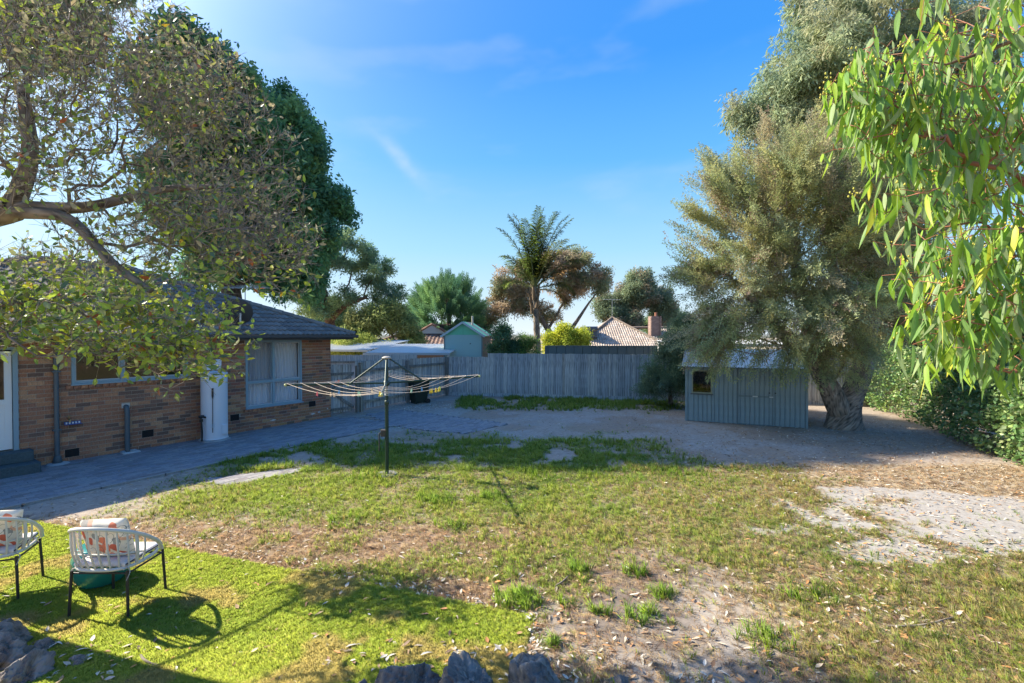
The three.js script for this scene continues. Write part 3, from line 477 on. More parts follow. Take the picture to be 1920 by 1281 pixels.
{
  const r = rng(22), x0 = -5.28, d0 = 15.95, x1 = -2.84, d1 = 20.40, len = Math.hypot(x1 - x0, d1 - d0), f = thing('side_fence', 'brown grey paling fence with exposed rails beside the gate', 'fence', P(x0, 0, d0), turnOf(x0, d0, x1, d1));
  palings(f, len, (x) => 1.74 - 0.01 * x, r, 0.08, 0.096, -0.075); for (const y of [0.33, 1.42]) for (let k = 0; k < 2; k++) part('rail', boxAt(len / 2 - 0.14, 0.085, 0.045, len / 4 + len / 2 * k, y, -0.03), k || y > 1 ? railMat : paleRail, f);
  for (const [x, h, m] of [[0.0, 1.62, railMat], [0.16, 1.72, paleRail], [len / 2, 1.68, railMat], [len - 0.02, 1.7, railMat]]) part('post', boxAt(0.11, h, 0.1, x, h / 2 - 0.02, 0.02), m, f);
}
{
  const [gx, gd] = fromHouse(7.0, -0.22), x1 = -5.36, d1 = 15.86, len = Math.hypot(x1 - gx, d1 - gd), r = rng(23), f = thing('timber_gate', 'narrow timber gate with diagonal braces beside brick corner', 'gate', P(gx, 0, gd), turnOf(gx, gd, x1, d1));
  palings(f, len, () => 1.66, r, 0.08, 0.1, -0.03); for (const y of [0.2, 0.84, 1.36]) part('ledge', boxAt(len, 0.08, 0.03, len / 2, y, 0.015), railMat, f);
  for (const [ya, yb] of [[0.84, 0.2], [0.84, 1.36]]) { const L = Math.hypot(len, yb - ya), m = part('brace', bx(L - 0.1, 0.075, 0.025), railMat, f); m.position.set(len / 2, (ya + yb) / 2, 0.043); m.rotation.z = Math.atan2(yb - ya, len); }
  part('latch', boxAt(0.1, 0.04, 0.02, len - 0.06, 1.05, 0.0), black, f);
}
{
  const r = rng(24), x0 = 14.25, d0 = 17.1, x1 = 10.9, d1 = 6.0, len = Math.hypot(x1 - x0, d1 - d0), f = thing('ivy_covered_fence', 'old brown paling fence mostly hidden behind the ivy', 'fence', P(x0, 0, d0), turnOf(x0, d0, x1, d1));
  palings(f, len, () => 1.65, r, 0.05, 0.1, 0, () => 4); for (const y of [0.35, 1.35]) part('rail', boxAt(len - 0.1, 0.075, 0.04, len / 2, y, 0.035), railMat, f);
}
{
  const t = thing('wheelie_bin', 'dark green wheelie bin standing against the side fence', 'bin', P(-3.62, -0.01, 18.15), -0.9), bm = std([0.008, 0.022, 0.016], 0.45);
  const b = new GB(), A = [[-0.22, -0.24], [0.22, -0.24], [0.22, 0.22], [-0.22, 0.22]], T = [[-0.28, -0.34], [0.28, -0.34], [0.28, 0.32], [-0.28, 0.32]];
  for (let k = 0; k < 4; k++) { const j = (k + 1) % 4; b.quad(V3(A[j][0], 0.06, A[j][1]), V3(A[k][0], 0.06, A[k][1]), V3(T[k][0], 0.92, T[k][1]), V3(T[j][0], 0.92, T[j][1])); } b.box(0.42, 0.02, 0.44, 0, 0.06, -0.01).box(0.6, 0.045, 0.03, 0, 0.90, -0.345).box(0.6, 0.045, 0.03, 0, 0.90, 0.325).box(0.03, 0.045, 0.64, -0.29, 0.90, -0.01).box(0.03, 0.045, 0.64, 0.29, 0.90, -0.01);
  b.box(0.4, 0.06, 0.06, 0, 0.035, 0.2); part('bin_body', b.geo(), std([0.008, 0.022, 0.016], 0.45, { side: THREE.DoubleSide }), t);
  const l = new GB(); l.add(bevelBox(0.6, 0.68, 0.05, 0.02), new THREE.Matrix4().makeRotationX(-Math.PI / 2 + 0.05).setPosition(0, 0.95, 0)); part('lid', l.geo(), bm, t); part('handle', new GB().tube([V3(-0.2, 0.94, -0.38), V3(0.2, 0.94, -0.38)], 0.016, 8).geo(), bm, t);
  for (const s of [-1, 1]) part('wheel', new THREE.CylinderGeometry(0.1, 0.1, 0.05, 20).rotateZ(Math.PI / 2).translate(s * 0.25, 0.1, -0.27), black, t); part('axle', new GB().tube([V3(-0.25, 0.1, -0.27), V3(0.25, 0.1, -0.27)], 0.012).geo(), black, t);
}

// ---------- rotary clothes line ----------
const HOIST = P(-2.36, 0, 8.82);
const ringPts = [];
{
  const t = thing('rotary_clothes_line', 'green rotary clothes line standing on the lawn with sagging lines', 'clothes line', HOIST), gm = std([0.022, 0.05, 0.036], 0.4, { metalness: 0.25 }), gd = std([0.05, 0.075, 0.065], 0.45, { metalness: 0.3 });
  part('footing', (() => { const g = new THREE.CylinderGeometry(0.2, 0.24, 0.06, 14).translate(0, 0.005, 0), p = g.attributes.position; for (let k = 0; k < p.count; k++) { p.setX(k, p.getX(k) * (0.85 + 0.3 * vnoise(p.getX(k) * 20 + 5, p.getZ(k) * 20))); } return g; })(), std([0.38, 0.36, 0.33], 0.95, { map: speckle }), t);
  part('lower_pole', cyl(0.034, 0.034, 1.36, 16), gm, t); part('collar', lathe([[0.0, 1.34], [0.042, 1.34], [0.042, 1.40], [0.03, 1.42], [0, 1.42]], 16), gd, t); part('upper_pole', cyl(0.026, 0.026, 0.86, 16).translate(0, 1.36, 0), gm, t);
  part('cap', lathe([[0, 2.25], [0.05, 2.245], [0.085, 2.225], [0.09, 2.205], [0.05, 2.195], [0, 2.195]], 20), std([0.42, 0.38, 0.32], 0.6), t);
  const ratchet = new GB(); for (let k = 0; k < 5; k++) ratchet.add(new THREE.TorusGeometry(0.034, 0.009, 6, 14).rotateX(Math.PI / 2), _m.makeTranslation(0, 1.52 + k * 0.032, 0)); part('spring_rings', ratchet.geo(), std([0.55, 0.55, 0.52], 0.5), t);
  part('arm_hub', lathe([[0, 1.70], [0.05, 1.70], [0.06, 1.74], [0.05, 1.79], [0, 1.79]], 16), gd, t);
  part('crank_box', bevelBox(0.10, 0.13, 0.09, 0.02).translate(-0.06, 0.80, 0.0), std([0.07, 0.055, 0.045], 0.6), t); part('crank_handle', new GB().tube(smooth([V3(-0.10, 0.81, 0.03), V3(-0.125, 0.80, 0.05), V3(-0.125, 0.62, 0.055), V3(-0.13, 0.47, 0.055)], 12), 0.013, 8).geo(), std([0.05, 0.045, 0.04], 0.6), t);
  const a0 = 0.22, dirs = [0, 1, 2, 3].map((k) => V3(Math.cos(a0 + k * Math.PI / 2), 0, -Math.sin(a0 + k * Math.PI / 2))), tip = [0.09, 0.075, 0.0, -0.005], RAD = [1.74, 1.50, 1.26, 1.03, 0.82];   // right, away, left, towards the yard front
  const armY = (k, q) => 1.745 + tip[k] * q / 1.74; const lm = std([0.62, 0.50, 0.40], 0.7), capM = std([0.62, 0.60, 0.25], 0.5);
  dirs.forEach((d, k) => {
    const end = d.clone().multiplyScalar(1.76).setY(armY(k, 1.76)); part('arm', new GB().tube([V3(0, 1.745, 0), end], 0.017, 8).geo(), gm, t); part('arm_end', new THREE.SphereGeometry(0.026, 10, 8).translate(end.x, end.y, end.z), capM, t);
    const mid = d.clone().multiplyScalar(0.66).setY(armY(k, 0.66)); part('strut', new GB().tube([V3(d.x * 0.05, 2.205, d.z * 0.05), mid], 0.015, 8).geo(), gd, t);
    RAD.slice(1).forEach((q) => part('line_hook', new THREE.TorusGeometry(0.014, 0.005, 5, 10).translate(d.x * q, armY(k, q) + 0.022, d.z * q), galv, t));
  });
  RAD.forEach((q, i) => dirs.forEach((d, k) => {
    const e = dirs[(k + 1) % 4], A = d.clone().multiplyScalar(q).setY(armY(k, q) + 0.03), B = e.clone().multiplyScalar(q).setY(armY((k + 1) % 4, q) + 0.03), pts = [], sag = 0.035 + 0.045 * q * (0.7 + 0.6 * hash(i, k, 3)) * (k >= 2 ? 1.3 : 0.6);
    for (let s = 0; s <= 14; s++) { const u = s / 14; pts.push(A.clone().lerp(B, u).add(V3(0, -sag * 4 * u * (1 - u), 0))); }
    part('line', new GB().tube(pts, 0.0042, 5).geo(), lm, t); ringPts[i * 4 + k] = pts;
  }));
}
{                                                            // pegs clipped to the lines
  const b = new GB(); for (const s of [-1, 1]) b.add(bevelBox(0.012, 0.075, 0.01, 0.002), new THREE.Matrix4().makeRotationZ(s * 0.12).setPosition(s * 0.011, -0.022, 0)); b.add(new THREE.TorusGeometry(0.012, 0.003, 5, 10), _m.makeTranslation(0, -0.012, 0));
  const body = b.geo(), C = { pink: [0.62, 0.13, 0.17], cream: [0.62, 0.47, 0.33], blue: [0.06, 0.25, 0.55], mint: [0.33, 0.55, 0.42], yellow: [0.65, 0.50, 0.03], lime: [0.42, 0.55, 0.06], red: [0.55, 0.09, 0.07], tan: [0.5, 0.4, 0.28], white: [0.7, 0.68, 0.62] };
  const mats = {}; for (const k in C) mats[k] = std(C[k], 0.5);
  // colour, ring, side (0 right to away, 1 away to left, 2 left to front, 3 front to right), place along the line
  const list = [['pink', 0, 2, 0.36], ['cream', 1, 2, 0.40], ['cream', 1, 2, 0.44], ['blue', 2, 2, 0.38], ['mint', 2, 2, 0.66], ['mint', 2, 2, 0.68], ['tan', 3, 2, 0.80], ['yellow', 0, 2, 0.985], ['yellow', 0, 3, 0.50], ['yellow', 0, 3, 0.53], ['yellow', 1, 3, 0.52], ['yellow', 1, 3, 0.54], ['lime', 1, 3, 0.64], ['blue', 2, 3, 0.50], ['mint', 2, 3, 0.36], ['cream', 0, 0, 0.30], ['white', 1, 0, 0.66], ['red', 0, 1, 0.55], ['pink', 2, 1, 0.75], ['lime', 3, 1, 0.7], ['white', 2, 1, 0.3]];
  const side = ['the shed', 'the gate', 'the chairs', 'the open lawn'], ring = ['outermost', 'second', 'third', 'fourth'];
  for (const [c, i, k, u] of list) {
    const pts = ringPts[i * 4 + k], f = u * 14, a = Math.floor(f), p = pts[a].clone().lerp(pts[Math.min(14, a + 1)], f - a).add(HOIST), d = pts[14].clone().sub(pts[0]);
    const m = solo('clothes_peg', body, mats[c], c + ' peg' + (list.some((q) => q[0] === c && q[1] === i && q[2] === k && q[3] !== u && Math.abs(q[3] - u) < 0.06) ? ' in a touching pair' : '') + ' on the ' + ring[i] + ' line facing ' + side[k], 'peg', p, Math.atan2(-d.z, d.x) + Math.PI / 2 * 0, 'pegs on the clothes line'); m.rotation.z = (hash(i, k, a) - 0.5) * 0.5;
  }
}

// ---------- garden shed ----------
const ribbed = (w, h0, h1, pitch, depth, phase = 0) => {        // ribbed steel sheet, w wide, h0..h1 high
  const b = new GB(), xs = [0]; for (let x = phase; x < w; x += pitch) for (const o of [0, 0.012, 0.022, 0.034]) if (x + o > 0.001 && x + o < w - 0.001) xs.push(x + o); xs.push(w);
  const z = (x) => { const q = ((x - phase) % pitch + pitch) % pitch; return q < 0.012 ? -depth * q / 0.012 : q < 0.022 ? -depth : q < 0.034 ? -depth * (0.034 - q) / 0.012 : 0; };
  for (let k = 0; k < xs.length - 1; k++) b.quad(V3(xs[k], h0, z(xs[k])), V3(xs[k + 1], h0, z(xs[k + 1])), V3(xs[k + 1], h1, z(xs[k + 1])), V3(xs[k], h1, z(xs[k]))); return b.geo();
};
const corrugated = (w, l, pitch = 0.076, amp = 0.009) => { const b = new GB(), n = Math.round(w / pitch * 8); for (let k = 0; k <= n; k++) { const x = w * k / n, y = amp * Math.sin(x / pitch * 6.283), dn = -amp * Math.cos(x / pitch * 6.283) * 6.283 / pitch, L = Math.hypot(dn, 1); b.v(x, y, 0, dn / L, 1 / L, 0, x, 0); b.v(x, y, -l, dn / L, 1 / L, 0, x, l); } for (let k = 0; k < n; k++) { const a = k * 2; b.i.push(a, a + 2, a + 3, a, a + 3, a + 1); } return b.geo(); };
const stainTex = colorTex(512, (u, v) => { const g = 0.86 + 0.3 * (tfbm(u, v, 5, 5, 41) - 0.5) + 0.14 * (tnoise(u, v * 0.1, 40, 2) - 0.5); return [g, g, g]; }, 0.7);
{
  const t = thing('garden_shed', 'small blue grey ribbed steel shed with corrugated skillion roof', 'shed', P(5.35, 0, 14.4), -0.391), sm_ = std([0.26, 0.33, 0.345], 0.5, { map: stainTex, side: THREE.DoubleSide, metalness: 0.1 }), trim = std([0.13, 0.17, 0.18], 0.5), W = 3.2, D = 2.1, H0 = 1.72, H1 = 2.12;
  for (const [x, w, a, b] of [[0, 0.16, 0.02, H0], [0.16, 0.58, 0.02, 0.87], [0.16, 0.58, 1.58, H0], [0.74, 0.70, 0.02, H0], [2.34, 0.86, 0.02, H0]]) part('wall_sheet', ribbed(w, a, b, 0.125, 0.018, 0.05).translate(x, 0, 0), sm_, t);
  const door = new THREE.Group(); door.name = 'door'; t.add(door); door.position.set(1.44, 0, 0.0);
  part('door_sheet', ribbed(0.88, 0.0, H0 - 0.04, 0.125, 0.018, 0.04).translate(0.01, 0.03, 0.022), sm_, door); const db = new GB(); db.box(0.03, H0 - 0.02, 0.035, 0.0, H0 / 2, 0.01).box(0.03, H0 - 0.02, 0.035, 0.9, H0 / 2, 0.01).box(0.86, 0.045, 0.02, 0.45, 0.855, 0.036).box(0.86, 0.03, 0.03, 0.45, 0.03, 0.02); part('door_frame', db.geo(), trim, door);
  part('label_plate', boxAt(0.13, 0.035, 0.006, 0.45, 0.855, 0.05), std([0.55, 0.55, 0.53], 0.6), door); for (const [x, y] of [[0.82, 0.97], [0.97, 0.97]]) part('bolt_hole', new THREE.CylinderGeometry(0.02, 0.02, 0.012, 10).rotateX(Math.PI / 2).translate(x, y, 0.03), black, door); part('hasp', boxAt(0.1, 0.03, 0.015, 0.86, 0.855, 0.054), galv, door);
  const wn = new THREE.Group(); wn.name = 'window'; t.add(wn); const wf = new GB(); wf.box(0.58, 0.04, 0.05, 0.45, 0.89, 0.005).box(0.58, 0.04, 0.05, 0.45, 1.56, 0.005).box(0.04, 0.63, 0.05, 0.18, 1.225, 0.005).box(0.04, 0.63, 0.05, 0.72, 1.225, 0.005); part('window_frame', wf.geo(), std([0.25, 0.25, 0.17], 0.7), wn); part('pane', new THREE.PlaneGeometry(0.52, 0.64).translate(0.45, 1.225, 0), glass, wn); part('window_sill', boxAt(0.64, 0.03, 0.07, 0.45, 0.855, 0.02), std([0.07, 0.075, 0.08], 0.6), wn);
  part('corner_trim', boxAt(0.05, H0, 0.05, 0.0, H0 / 2, -0.01), sm_, t); part('corner_trim', boxAt(0.05, H0, 0.05, W, H0 / 2, -0.01), sm_, t);
  for (const x of [0, W]) { const g = ribbed(D, 0.02, H0, 0.125, 0.018, 0.05).rotateY(Math.PI / 2).translate(x, 0, 0); part('side_wall', g, sm_, t); const s = new THREE.Shape(); s.moveTo(0, H0); s.lineTo(D, H0); s.lineTo(D, H1); s.closePath(); part('side_gable', new THREE.ExtrudeGeometry(s, { depth: 0.004, bevelEnabled: false }).rotateY(Math.PI / 2).translate(x - 0.002, 0, 0), sm_, t); }
  part('rear_wall', ribbed(W, 0.02, H1, 0.125, 0.018, 0.05).translate(0, 0, -D), sm_, t); part('floor', boxAt(W - 0.1, 0.05, D - 0.1, W / 2, 0.01, -D / 2), std([0.3, 0.29, 0.27], 0.9), t);
  const zm = std([0.60, 0.61, 0.63], 0.42, { metalness: 0.35, map: stainTex, side: THREE.DoubleSide }), L = D + 0.45, ang = Math.atan2(H1 - H0, D);
  for (let k = 0; k < 4; k++) { const m = part('roof_sheet', corrugated(0.9, L), zm, t); m.position.set(-0.12 + k * 0.86, H0 + 0.015 - 0.04 + k % 2 * 0.004, 0.2); m.rotation.x = ang; }
  part('fascia', boxAt(W + 0.1, 0.05, 0.02, W / 2, H0 - 0.03, 0.035), trim, t);
  part('workbench', boxAt(0.9, 0.05, 0.5, 0.6, 0.85, -0.6), railMat, t);
}

// ---------- seats on the turf ----------
const cushTex = (() => {
  const cv = document.createElement('canvas'); cv.width = cv.height = 512; const g = cv.getContext('2d'); g.fillStyle = 'rgb(232,222,205)'; g.fillRect(0, 0, 512, 512); const r = rng(3), cs = ['rgb(228,132,100)', 'rgb(235,222,204)', 'rgb(158,160,158)', 'rgb(238,186,156)', 'rgb(245,238,226)', 'rgb(214,108,84)', 'rgb(240,230,214)', 'rgb(190,180,166)'];
  for (let k = 0; k < 34; k++) { const x = r() * 512, y = r() * 512; g.fillStyle = cs[k % 8]; g.beginPath(); g.moveTo(x, y); g.bezierCurveTo(x + 90 * (r() - 0.3), y - 110 * r(), x + 120, y + 60 * (r() - 0.5), x + 40 + 60 * r(), y + 110); g.bezierCurveTo(x + 20, y + 70, x - 40, y + 60, x, y); g.fill(); }
  g.lineWidth = 4; g.strokeStyle = 'rgb(110,112,116)'; for (let k = 0; k < 12; k++) { const x = r() * 512, y = r() * 512; g.beginPath(); g.moveTo(x, y); g.bezierCurveTo(x + 60, y - 60, x + 90, y + 40, x + 40 * r(), y + 110); g.stroke(); }
  const t = new THREE.CanvasTexture(cv); t.colorSpace = THREE.SRGBColorSpace; t.wrapS = t.wrapT = THREE.RepeatWrapping; t.magFilter = THREE.LinearFilter; return t;
})();
function pillow(w, h, th, pinch = 0.05) {
  const b = new GB(), N = 22; for (const s of [1, -1]) { const o = b.p.length / 3; for (let j = 0; j <= N; j++) for (let i = 0; i <= N; i++) { const u = i / N * 2 - 1, v = j / N * 2 - 1, e = Math.pow(Math.max(0, (1 - u ** 4) * (1 - v ** 4)), 0.55), x = u * w / 2 * (1 - pinch * (1 - v * v)), y = v * h / 2 * (1 - pinch * (1 - u * u)); b.v(x, y, s * (th / 2 * e * (0.92 + 0.16 * vnoise(u * 3 + 5, v * 3, s + 3))), 0, 0, s, i / N, j / N); } for (let j = 0; j < N; j++) for (let i = 0; i < N; i++) { const a = o + j * (N + 1) + i, c = a + N + 1; if (s > 0) b.i.push(a, a + 1, c + 1, a, c + 1, c); else b.i.push(a, c + 1, a + 1, a, c, c + 1); } } const g = b.geo(); g.computeVertexNormals(); return g;
}
function chair(pos, turn, label, cushLabel, lean) {
  const t = thing('garden_chair', label, 'chair', pos, turn, 'cream garden chairs on the turf'), cane = std([0.62, 0.59, 0.52], 0.5), leg = std([0.04, 0.04, 0.042], 0.4, { metalness: 0.3 });
  // local -z is the front; seat 0.45 high
  const hw = 0.285, seatY = 0.46;
  for (const [x, z] of [[-0.275, 0.23], [0.275, 0.23], [-0.27, -0.25], [0.27, -0.25]]) part('leg', new GB().tube([V3(x, 0.004, z), V3(x * 0.94, seatY - 0.02, z * 0.93)], [0.0125, 0.0125], 10).geo(), leg, t);
  for (const z of [0.2, -0.225]) part('stretcher', new GB().tube([V3(-0.255, seatY - 0.05, z), V3(0.255, seatY - 0.05, z)], 0.009, 8).geo(), leg, t); for (const x of [-0.257, 0.257]) part('stretcher', new GB().tube([V3(x, seatY - 0.05, -0.22), V3(x, seatY - 0.05, 0.2)], 0.009, 8).geo(), leg, t);
  const seatAt = (a) => { const c = Math.cos(a), s = Math.sin(a), k = Math.pow(Math.pow(Math.abs(c), 3) + Math.pow(Math.abs(s), 3), -1 / 3); return V3(c * k * 0.275, seatY, s * k * 0.25); };
  const loop = []; for (let k = 0; k <= 48; k++) loop.push(seatAt(k / 48 * 6.2832)); part('seat_rim', new GB().tube(loop, 0.017, 8, null, false).geo(), cane, t);
  const web = new GB(); for (let k = 0; k < 11; k++) { const x = -0.24 + k * 0.048; web.tube([V3(x, seatY, -0.235), V3(x, seatY - 0.008, 0), V3(x, seatY, 0.235)], 0.006, 5); } part('seat_webbing', web.geo(), cane, t);
  const rail = (u) => { const a = mix(-0.42, Math.PI + 0.42, u), s = Math.sin(a); return V3(Math.cos(a) * 0.335, seatY + 0.02 + 0.40 * Math.pow(clamp((s + 0.41) / 1.41), 0.62), 0.02 + s * 0.32 - (s < 0 ? 0.10 * -s : 0)); };
  const top = []; for (let k = 0; k <= 40; k++) top.push(rail(k / 40)); part('back_rail', new GB().tube(top, 0.018, 10).geo(), cane, t);
  const midr = []; for (let k = 6; k <= 34; k++) { const u = k / 40, p = rail(u), a = mix(-0.42, Math.PI + 0.42, u), q = seatAt(a); midr.push(q.lerp(p, 0.38).add(V3(0, 0, 0.0))); } part('back_band', new GB().tube(midr, 0.009, 8).geo(), cane, t);
  for (let k = 0; k < 13; k++) { const u = 0.16 + 0.68 * k / 12, a = mix(-0.42, Math.PI + 0.42, u), p = rail(u), q = seatAt(a), m = q.clone().lerp(p, 0.45).add(V3(Math.cos(a) * 0.02, 0, Math.sin(a) * 0.02)), wide = k === 1 || k === 11; part('slat', new GB().tube(smooth([q, m, p], 10), wide ? 0.015 : 0.0085, 7).geo(), cane, t); }
  part('seat_pad', bevelBox(0.48, 0.45, 0.05, 0.02).rotateX(-Math.PI / 2).translate(0, seatY + 0.035, -0.01), std([0.70, 0.66, 0.66], 0.9, { bumpMap: grainTex, bumpScale: 0.001 }), t);
  part('pad_piping', new GB().tube([V3(-0.24, seatY + 0.035, 0.21), V3(-0.24, seatY + 0.035, -0.23), V3(0.24, seatY + 0.035, -0.23), V3(0.24, seatY + 0.035, 0.21)], 0.007, 6).geo(), std([0.05, 0.045, 0.05], 0.8), t);
  part('pad_ties', new GB().tube(smooth([V3(0.24, seatY + 0.02, 0.2), V3(0.29, seatY - 0.02, 0.22), V3(0.27, seatY - 0.1, 0.24)], 8), 0.004, 5).geo(), std([0.4, 0.38, 0.37], 0.9), t);
  const c = solo('scatter_cushion', pillow(0.45, 0.40, 0.15), std([0.92, 0.92, 0.92], 0.9, { map: cushTex, bumpMap: grainTex, bumpScale: 0.001 }), cushLabel, 'cushion', null, 0, 'coral patterned cushions'); c.position.copy(V3(lean[0], seatY + 0.25, 0.115).applyAxisAngle(UPV, turn).add(pos)); c.rotation.set(0.22, turn, lean[1], 'YXZ');
}
chair(P(-3.84, 0.015, 4.55), 0.0, 'cream cane chair standing in front of the teal stool', 'coral and cream cushion on the chair in front of the teal stool', [0.0, 0.05]);
chair(P(-5.24, 0.015, 4.72), 0.4, 'cream cane chair cut by the frame, left of the teal stool', 'coral and cream cushion on the chair that the frame cuts', [0.05, -0.1]);
solo('garden_stool', lathe([[0, 0], [0.17, 0], [0.185, 0.015], [0.235, 0.10], [0.255, 0.20], [0.25, 0.30], [0.215, 0.38], [0.205, 0.40], [0.19, 0.41], [0, 0.41]], 40), new THREE.MeshPhysicalMaterial({ color: new THREE.Color().setRGB(0.02, 0.22, 0.19), roughness: 0.25, clearcoat: 0.6, clearcoatRoughness: 0.1 }), 'glossy teal ceramic stool between the two cream chairs', 'stool', P(-4.38, 0.012, 4.98));

// ---------- volcanic boulders at the foot of the bank ----------
{
  const rockTex = colorTex(512, (u, v) => { const g = 0.7 + 0.9 * (tfbm(u, v, 6, 5, 51) - 0.5) + 0.3 * (tnoise(u, v, 100, 2) - 0.5), l = ramp(0.58, 0.72, tfbm(u, v, 5, 4, 77)); return mixc([g, g * 0.97, g * 0.93], [1.6, 1.55, 1.35], l * 0.5); }, 2), rm = std([0.27, 0.24, 0.215], 0.92, { map: rockTex, bumpMap: grainTex, bumpScale: 0.006 });
  const list = [[-0.78, 3.44, 0.27, 0.27, 0.20, 0.02, 'grey pitted boulder beside the turf edge, left end of the row of three'], [-0.33, 3.40, 0.30, 0.28, 0.22, 0.02, 'broad grey boulder with a dark hollow in the middle of the row'], [0.13, 3.42, 0.24, 0.25, 0.20, 0.03, 'dark rough boulder at the corner where turf meets sand'], [0.80, 3.48, 0.17, 0.12, 0.13, 0.0, 'low rounded dark stone half sunk in pale sand'], [0.45, 3.40, 0.12, 0.12, 0.1, 0.02, 'small dark stone beside the corner boulder'], [-1.12, 3.44, 0.10, 0.10, 0.1, 0.05, 'small flat pale stone left of the row of boulders'], [-4.42, 3.95, 0.27, 0.19, 0.2, 0.03, 'dark boulder behind the rocks beside the cut off chair'], [-4.12, 3.7, 0.24, 0.22, 0.22, 0.05, 'blue grey boulder with sharp ridges beneath the chairs'], [-3.75, 3.5, 0.24, 0.22, 0.18, 0.02, 'smooth topped boulder nearest the fallen bark below the chairs'], [-3.95, 3.92, 0.13, 0.10, 0.12, 0.05, 'small chipped stone wedged among the boulders near the chairs'], [-3.5, 3.72, 0.12, 0.07, 0.1, 0.04, 'thin slab of stone lying on leaf litter near the chairs']];
  list.forEach(([x, d, rx, ry, rz, yc, label], s) => {
    const rr = rng(500 + s), planes = []; for (let k = 0; k < 13; k++) planes.push([V3(rr() - 0.5, rr() - 0.5, rr() - 0.5).normalize(), 0.62 + 0.38 * rr()]);
    const g0 = new THREE.IcosahedronGeometry(1, 28), p = g0.attributes.position, u = [];
    for (let k = 0; k < p.count; k++) {
      _v.fromBufferAttribute(p, k).normalize(); const a = _v.x, b = _v.y, c = _v.z, cut = planes.reduce((m, [n, h]) => Math.min(m, h / Math.max(0.2, n.dot(_v))), 1.15), f = cut * (1 + 0.30 * (fbm(a * 2.2 + s * 7, b * 2.2 + 3, c * 2.2 + 9, 3) - 0.5) + 0.14 * (fbm(a * 7 + s, b * 7 + 4, c * 7 + 3, 3) - 0.5)), pit = ramp(0.60, 0.72, vnoise(a * 13 + s * 3, b * 13 + 8, c * 13 + 5)) * 0.07 + ramp(0.6, 0.75, vnoise(a * 27 + 3, b * 27, c * 27 + s)) * 0.03;
      const q = f - pit; p.setXYZ(k, a * q * rx, b * q * ry * 1.05, c * q * rz); u.push(a * rx + c * rz * 0.8, b * ry + (a * rx - c * rz) * 0.6);
    }
    g0.setAttribute('uv', new THREE.BufferAttribute(new Float32Array(u), 2)); const n = p.count, key = new Map(), acc = []; g0.computeVertexNormals();
    const N = g0.attributes.normal; for (let k = 0; k < n; k++) { const id = Math.round(p.getX(k) * 2e4) + ',' + Math.round(p.getY(k) * 2e4) + ',' + Math.round(p.getZ(k) * 2e4); if (!key.has(id)) key.set(id, [0, 0, 0]); const v = key.get(id); v[0] += N.getX(k); v[1] += N.getY(k); v[2] += N.getZ(k); acc.push(v); } acc.forEach((v, k) => { const l = Math.hypot(...v) || 1; N.setXYZ(k, v[0] / l, v[1] / l, v[2] / l); });
    solo('boulder', g0, rm, label, 'boulder', P(x, yc - 0.065, d), hash(s, 3) * 6);
  });
}

// ---------- trees ----------
const barkTex = colorTex(512, (u, v) => { const g = 0.62 + 0.8 * (tnoise(u, v * 0.25, 32, 61) - 0.5) + 0.6 * (tfbm(u, v, 6, 4, 62) - 0.5); return [g, g * 0.97, g * 0.93]; }, 1.2), barkBump = grayTex(512, (u, v) => 0.6 * tnoise(u, v * 0.2, 32, 61) + 0.4 * tfbm(u, v, 16, 3, 63), 1.2);
const bark = (c, b = 0.012) => std(c, 0.95, { map: barkTex, bumpMap: barkBump, bumpScale: b });
const BARK = { grey: bark([0.26, 0.21, 0.17]), brown: bark([0.20, 0.13, 0.095]), pale: bark([0.42, 0.35, 0.29]), dark: bark([0.12, 0.095, 0.075]) };
// one flat leaf along +y with a fold down its midrib
function leafShape(len, wid, segs, curve = 0, fold = 0.25, belly = 0.8, wave = 0) {
  const b = new GB(); for (let k = 0; k <= segs; k++) { const t = k / segs, w = wid / 2 * Math.pow(Math.sin(Math.PI * Math.pow(clamp(t, 0.0, 1), belly)), 0.9), y = len * t, cx = curve * len * (t * t - 0.15 * t), cz = -wave * len * t * t; for (const s of [-1, 0, 1]) b.v(cx + s * w, y, cz + (s ? fold * w : 0), -s * fold, 0, 1, 0.5 + s * 0.5, t); }
  for (let k = 0; k < segs; k++) for (const o of [0, 1]) { const a = k * 3 + o, c = a + 3; b.i.push(a, a + 1, c + 1, a, c + 1, c); } const g = b.geo(); g.computeVertexNormals(); return g;
}
function clump(seed, n, R, len, wid, { hang = 0, out = 0, segs = 1 } = {}) {     // a spray of n leaves round one twig end
  const r = rng(seed), b = new GB(), lf = segs === 1 ? (() => { const q = new GB(); const h = wid / 2; q.v(0, 0, 0, 0, 0, 1, 0.5, 0); q.v(h, len * 0.5, 0.25 * h, 0, 0, 1, 1, 0.5); q.v(0, len, 0, 0, 0, 1, 0.5, 1); q.v(-h, len * 0.5, 0.25 * h, 0, 0, 1, 0, 0.5); q.i.push(0, 1, 2, 0, 2, 3); const g = q.geo(); g.computeVertexNormals(); return g; })() : leafShape(len, wid, segs, 0.15);
  const M = new THREE.Matrix4(), q = new THREE.Quaternion(), d = new THREE.Vector3();
  for (let k = 0; k < n; k++) {
    const p = new THREE.Vector3(r() - 0.5, r() - 0.5, r() - 0.5).multiplyScalar(2); if (p.length() > 1) { k--; continue; } d.set(r() - 0.5, r() - 0.5, r() - 0.5).normalize().addScaledVector(p, out).add(V3(0, -hang, 0)).normalize();
    q.setFromUnitVectors(UPV, d).multiply(new THREE.Quaternion().setFromAxisAngle(UPV, r() * 6.283)); M.compose(p.multiplyScalar(R), q, _v.setScalar(0.7 + 0.6 * r()).clone()); b.add(lf, M);
  }
  return b.geo();
}
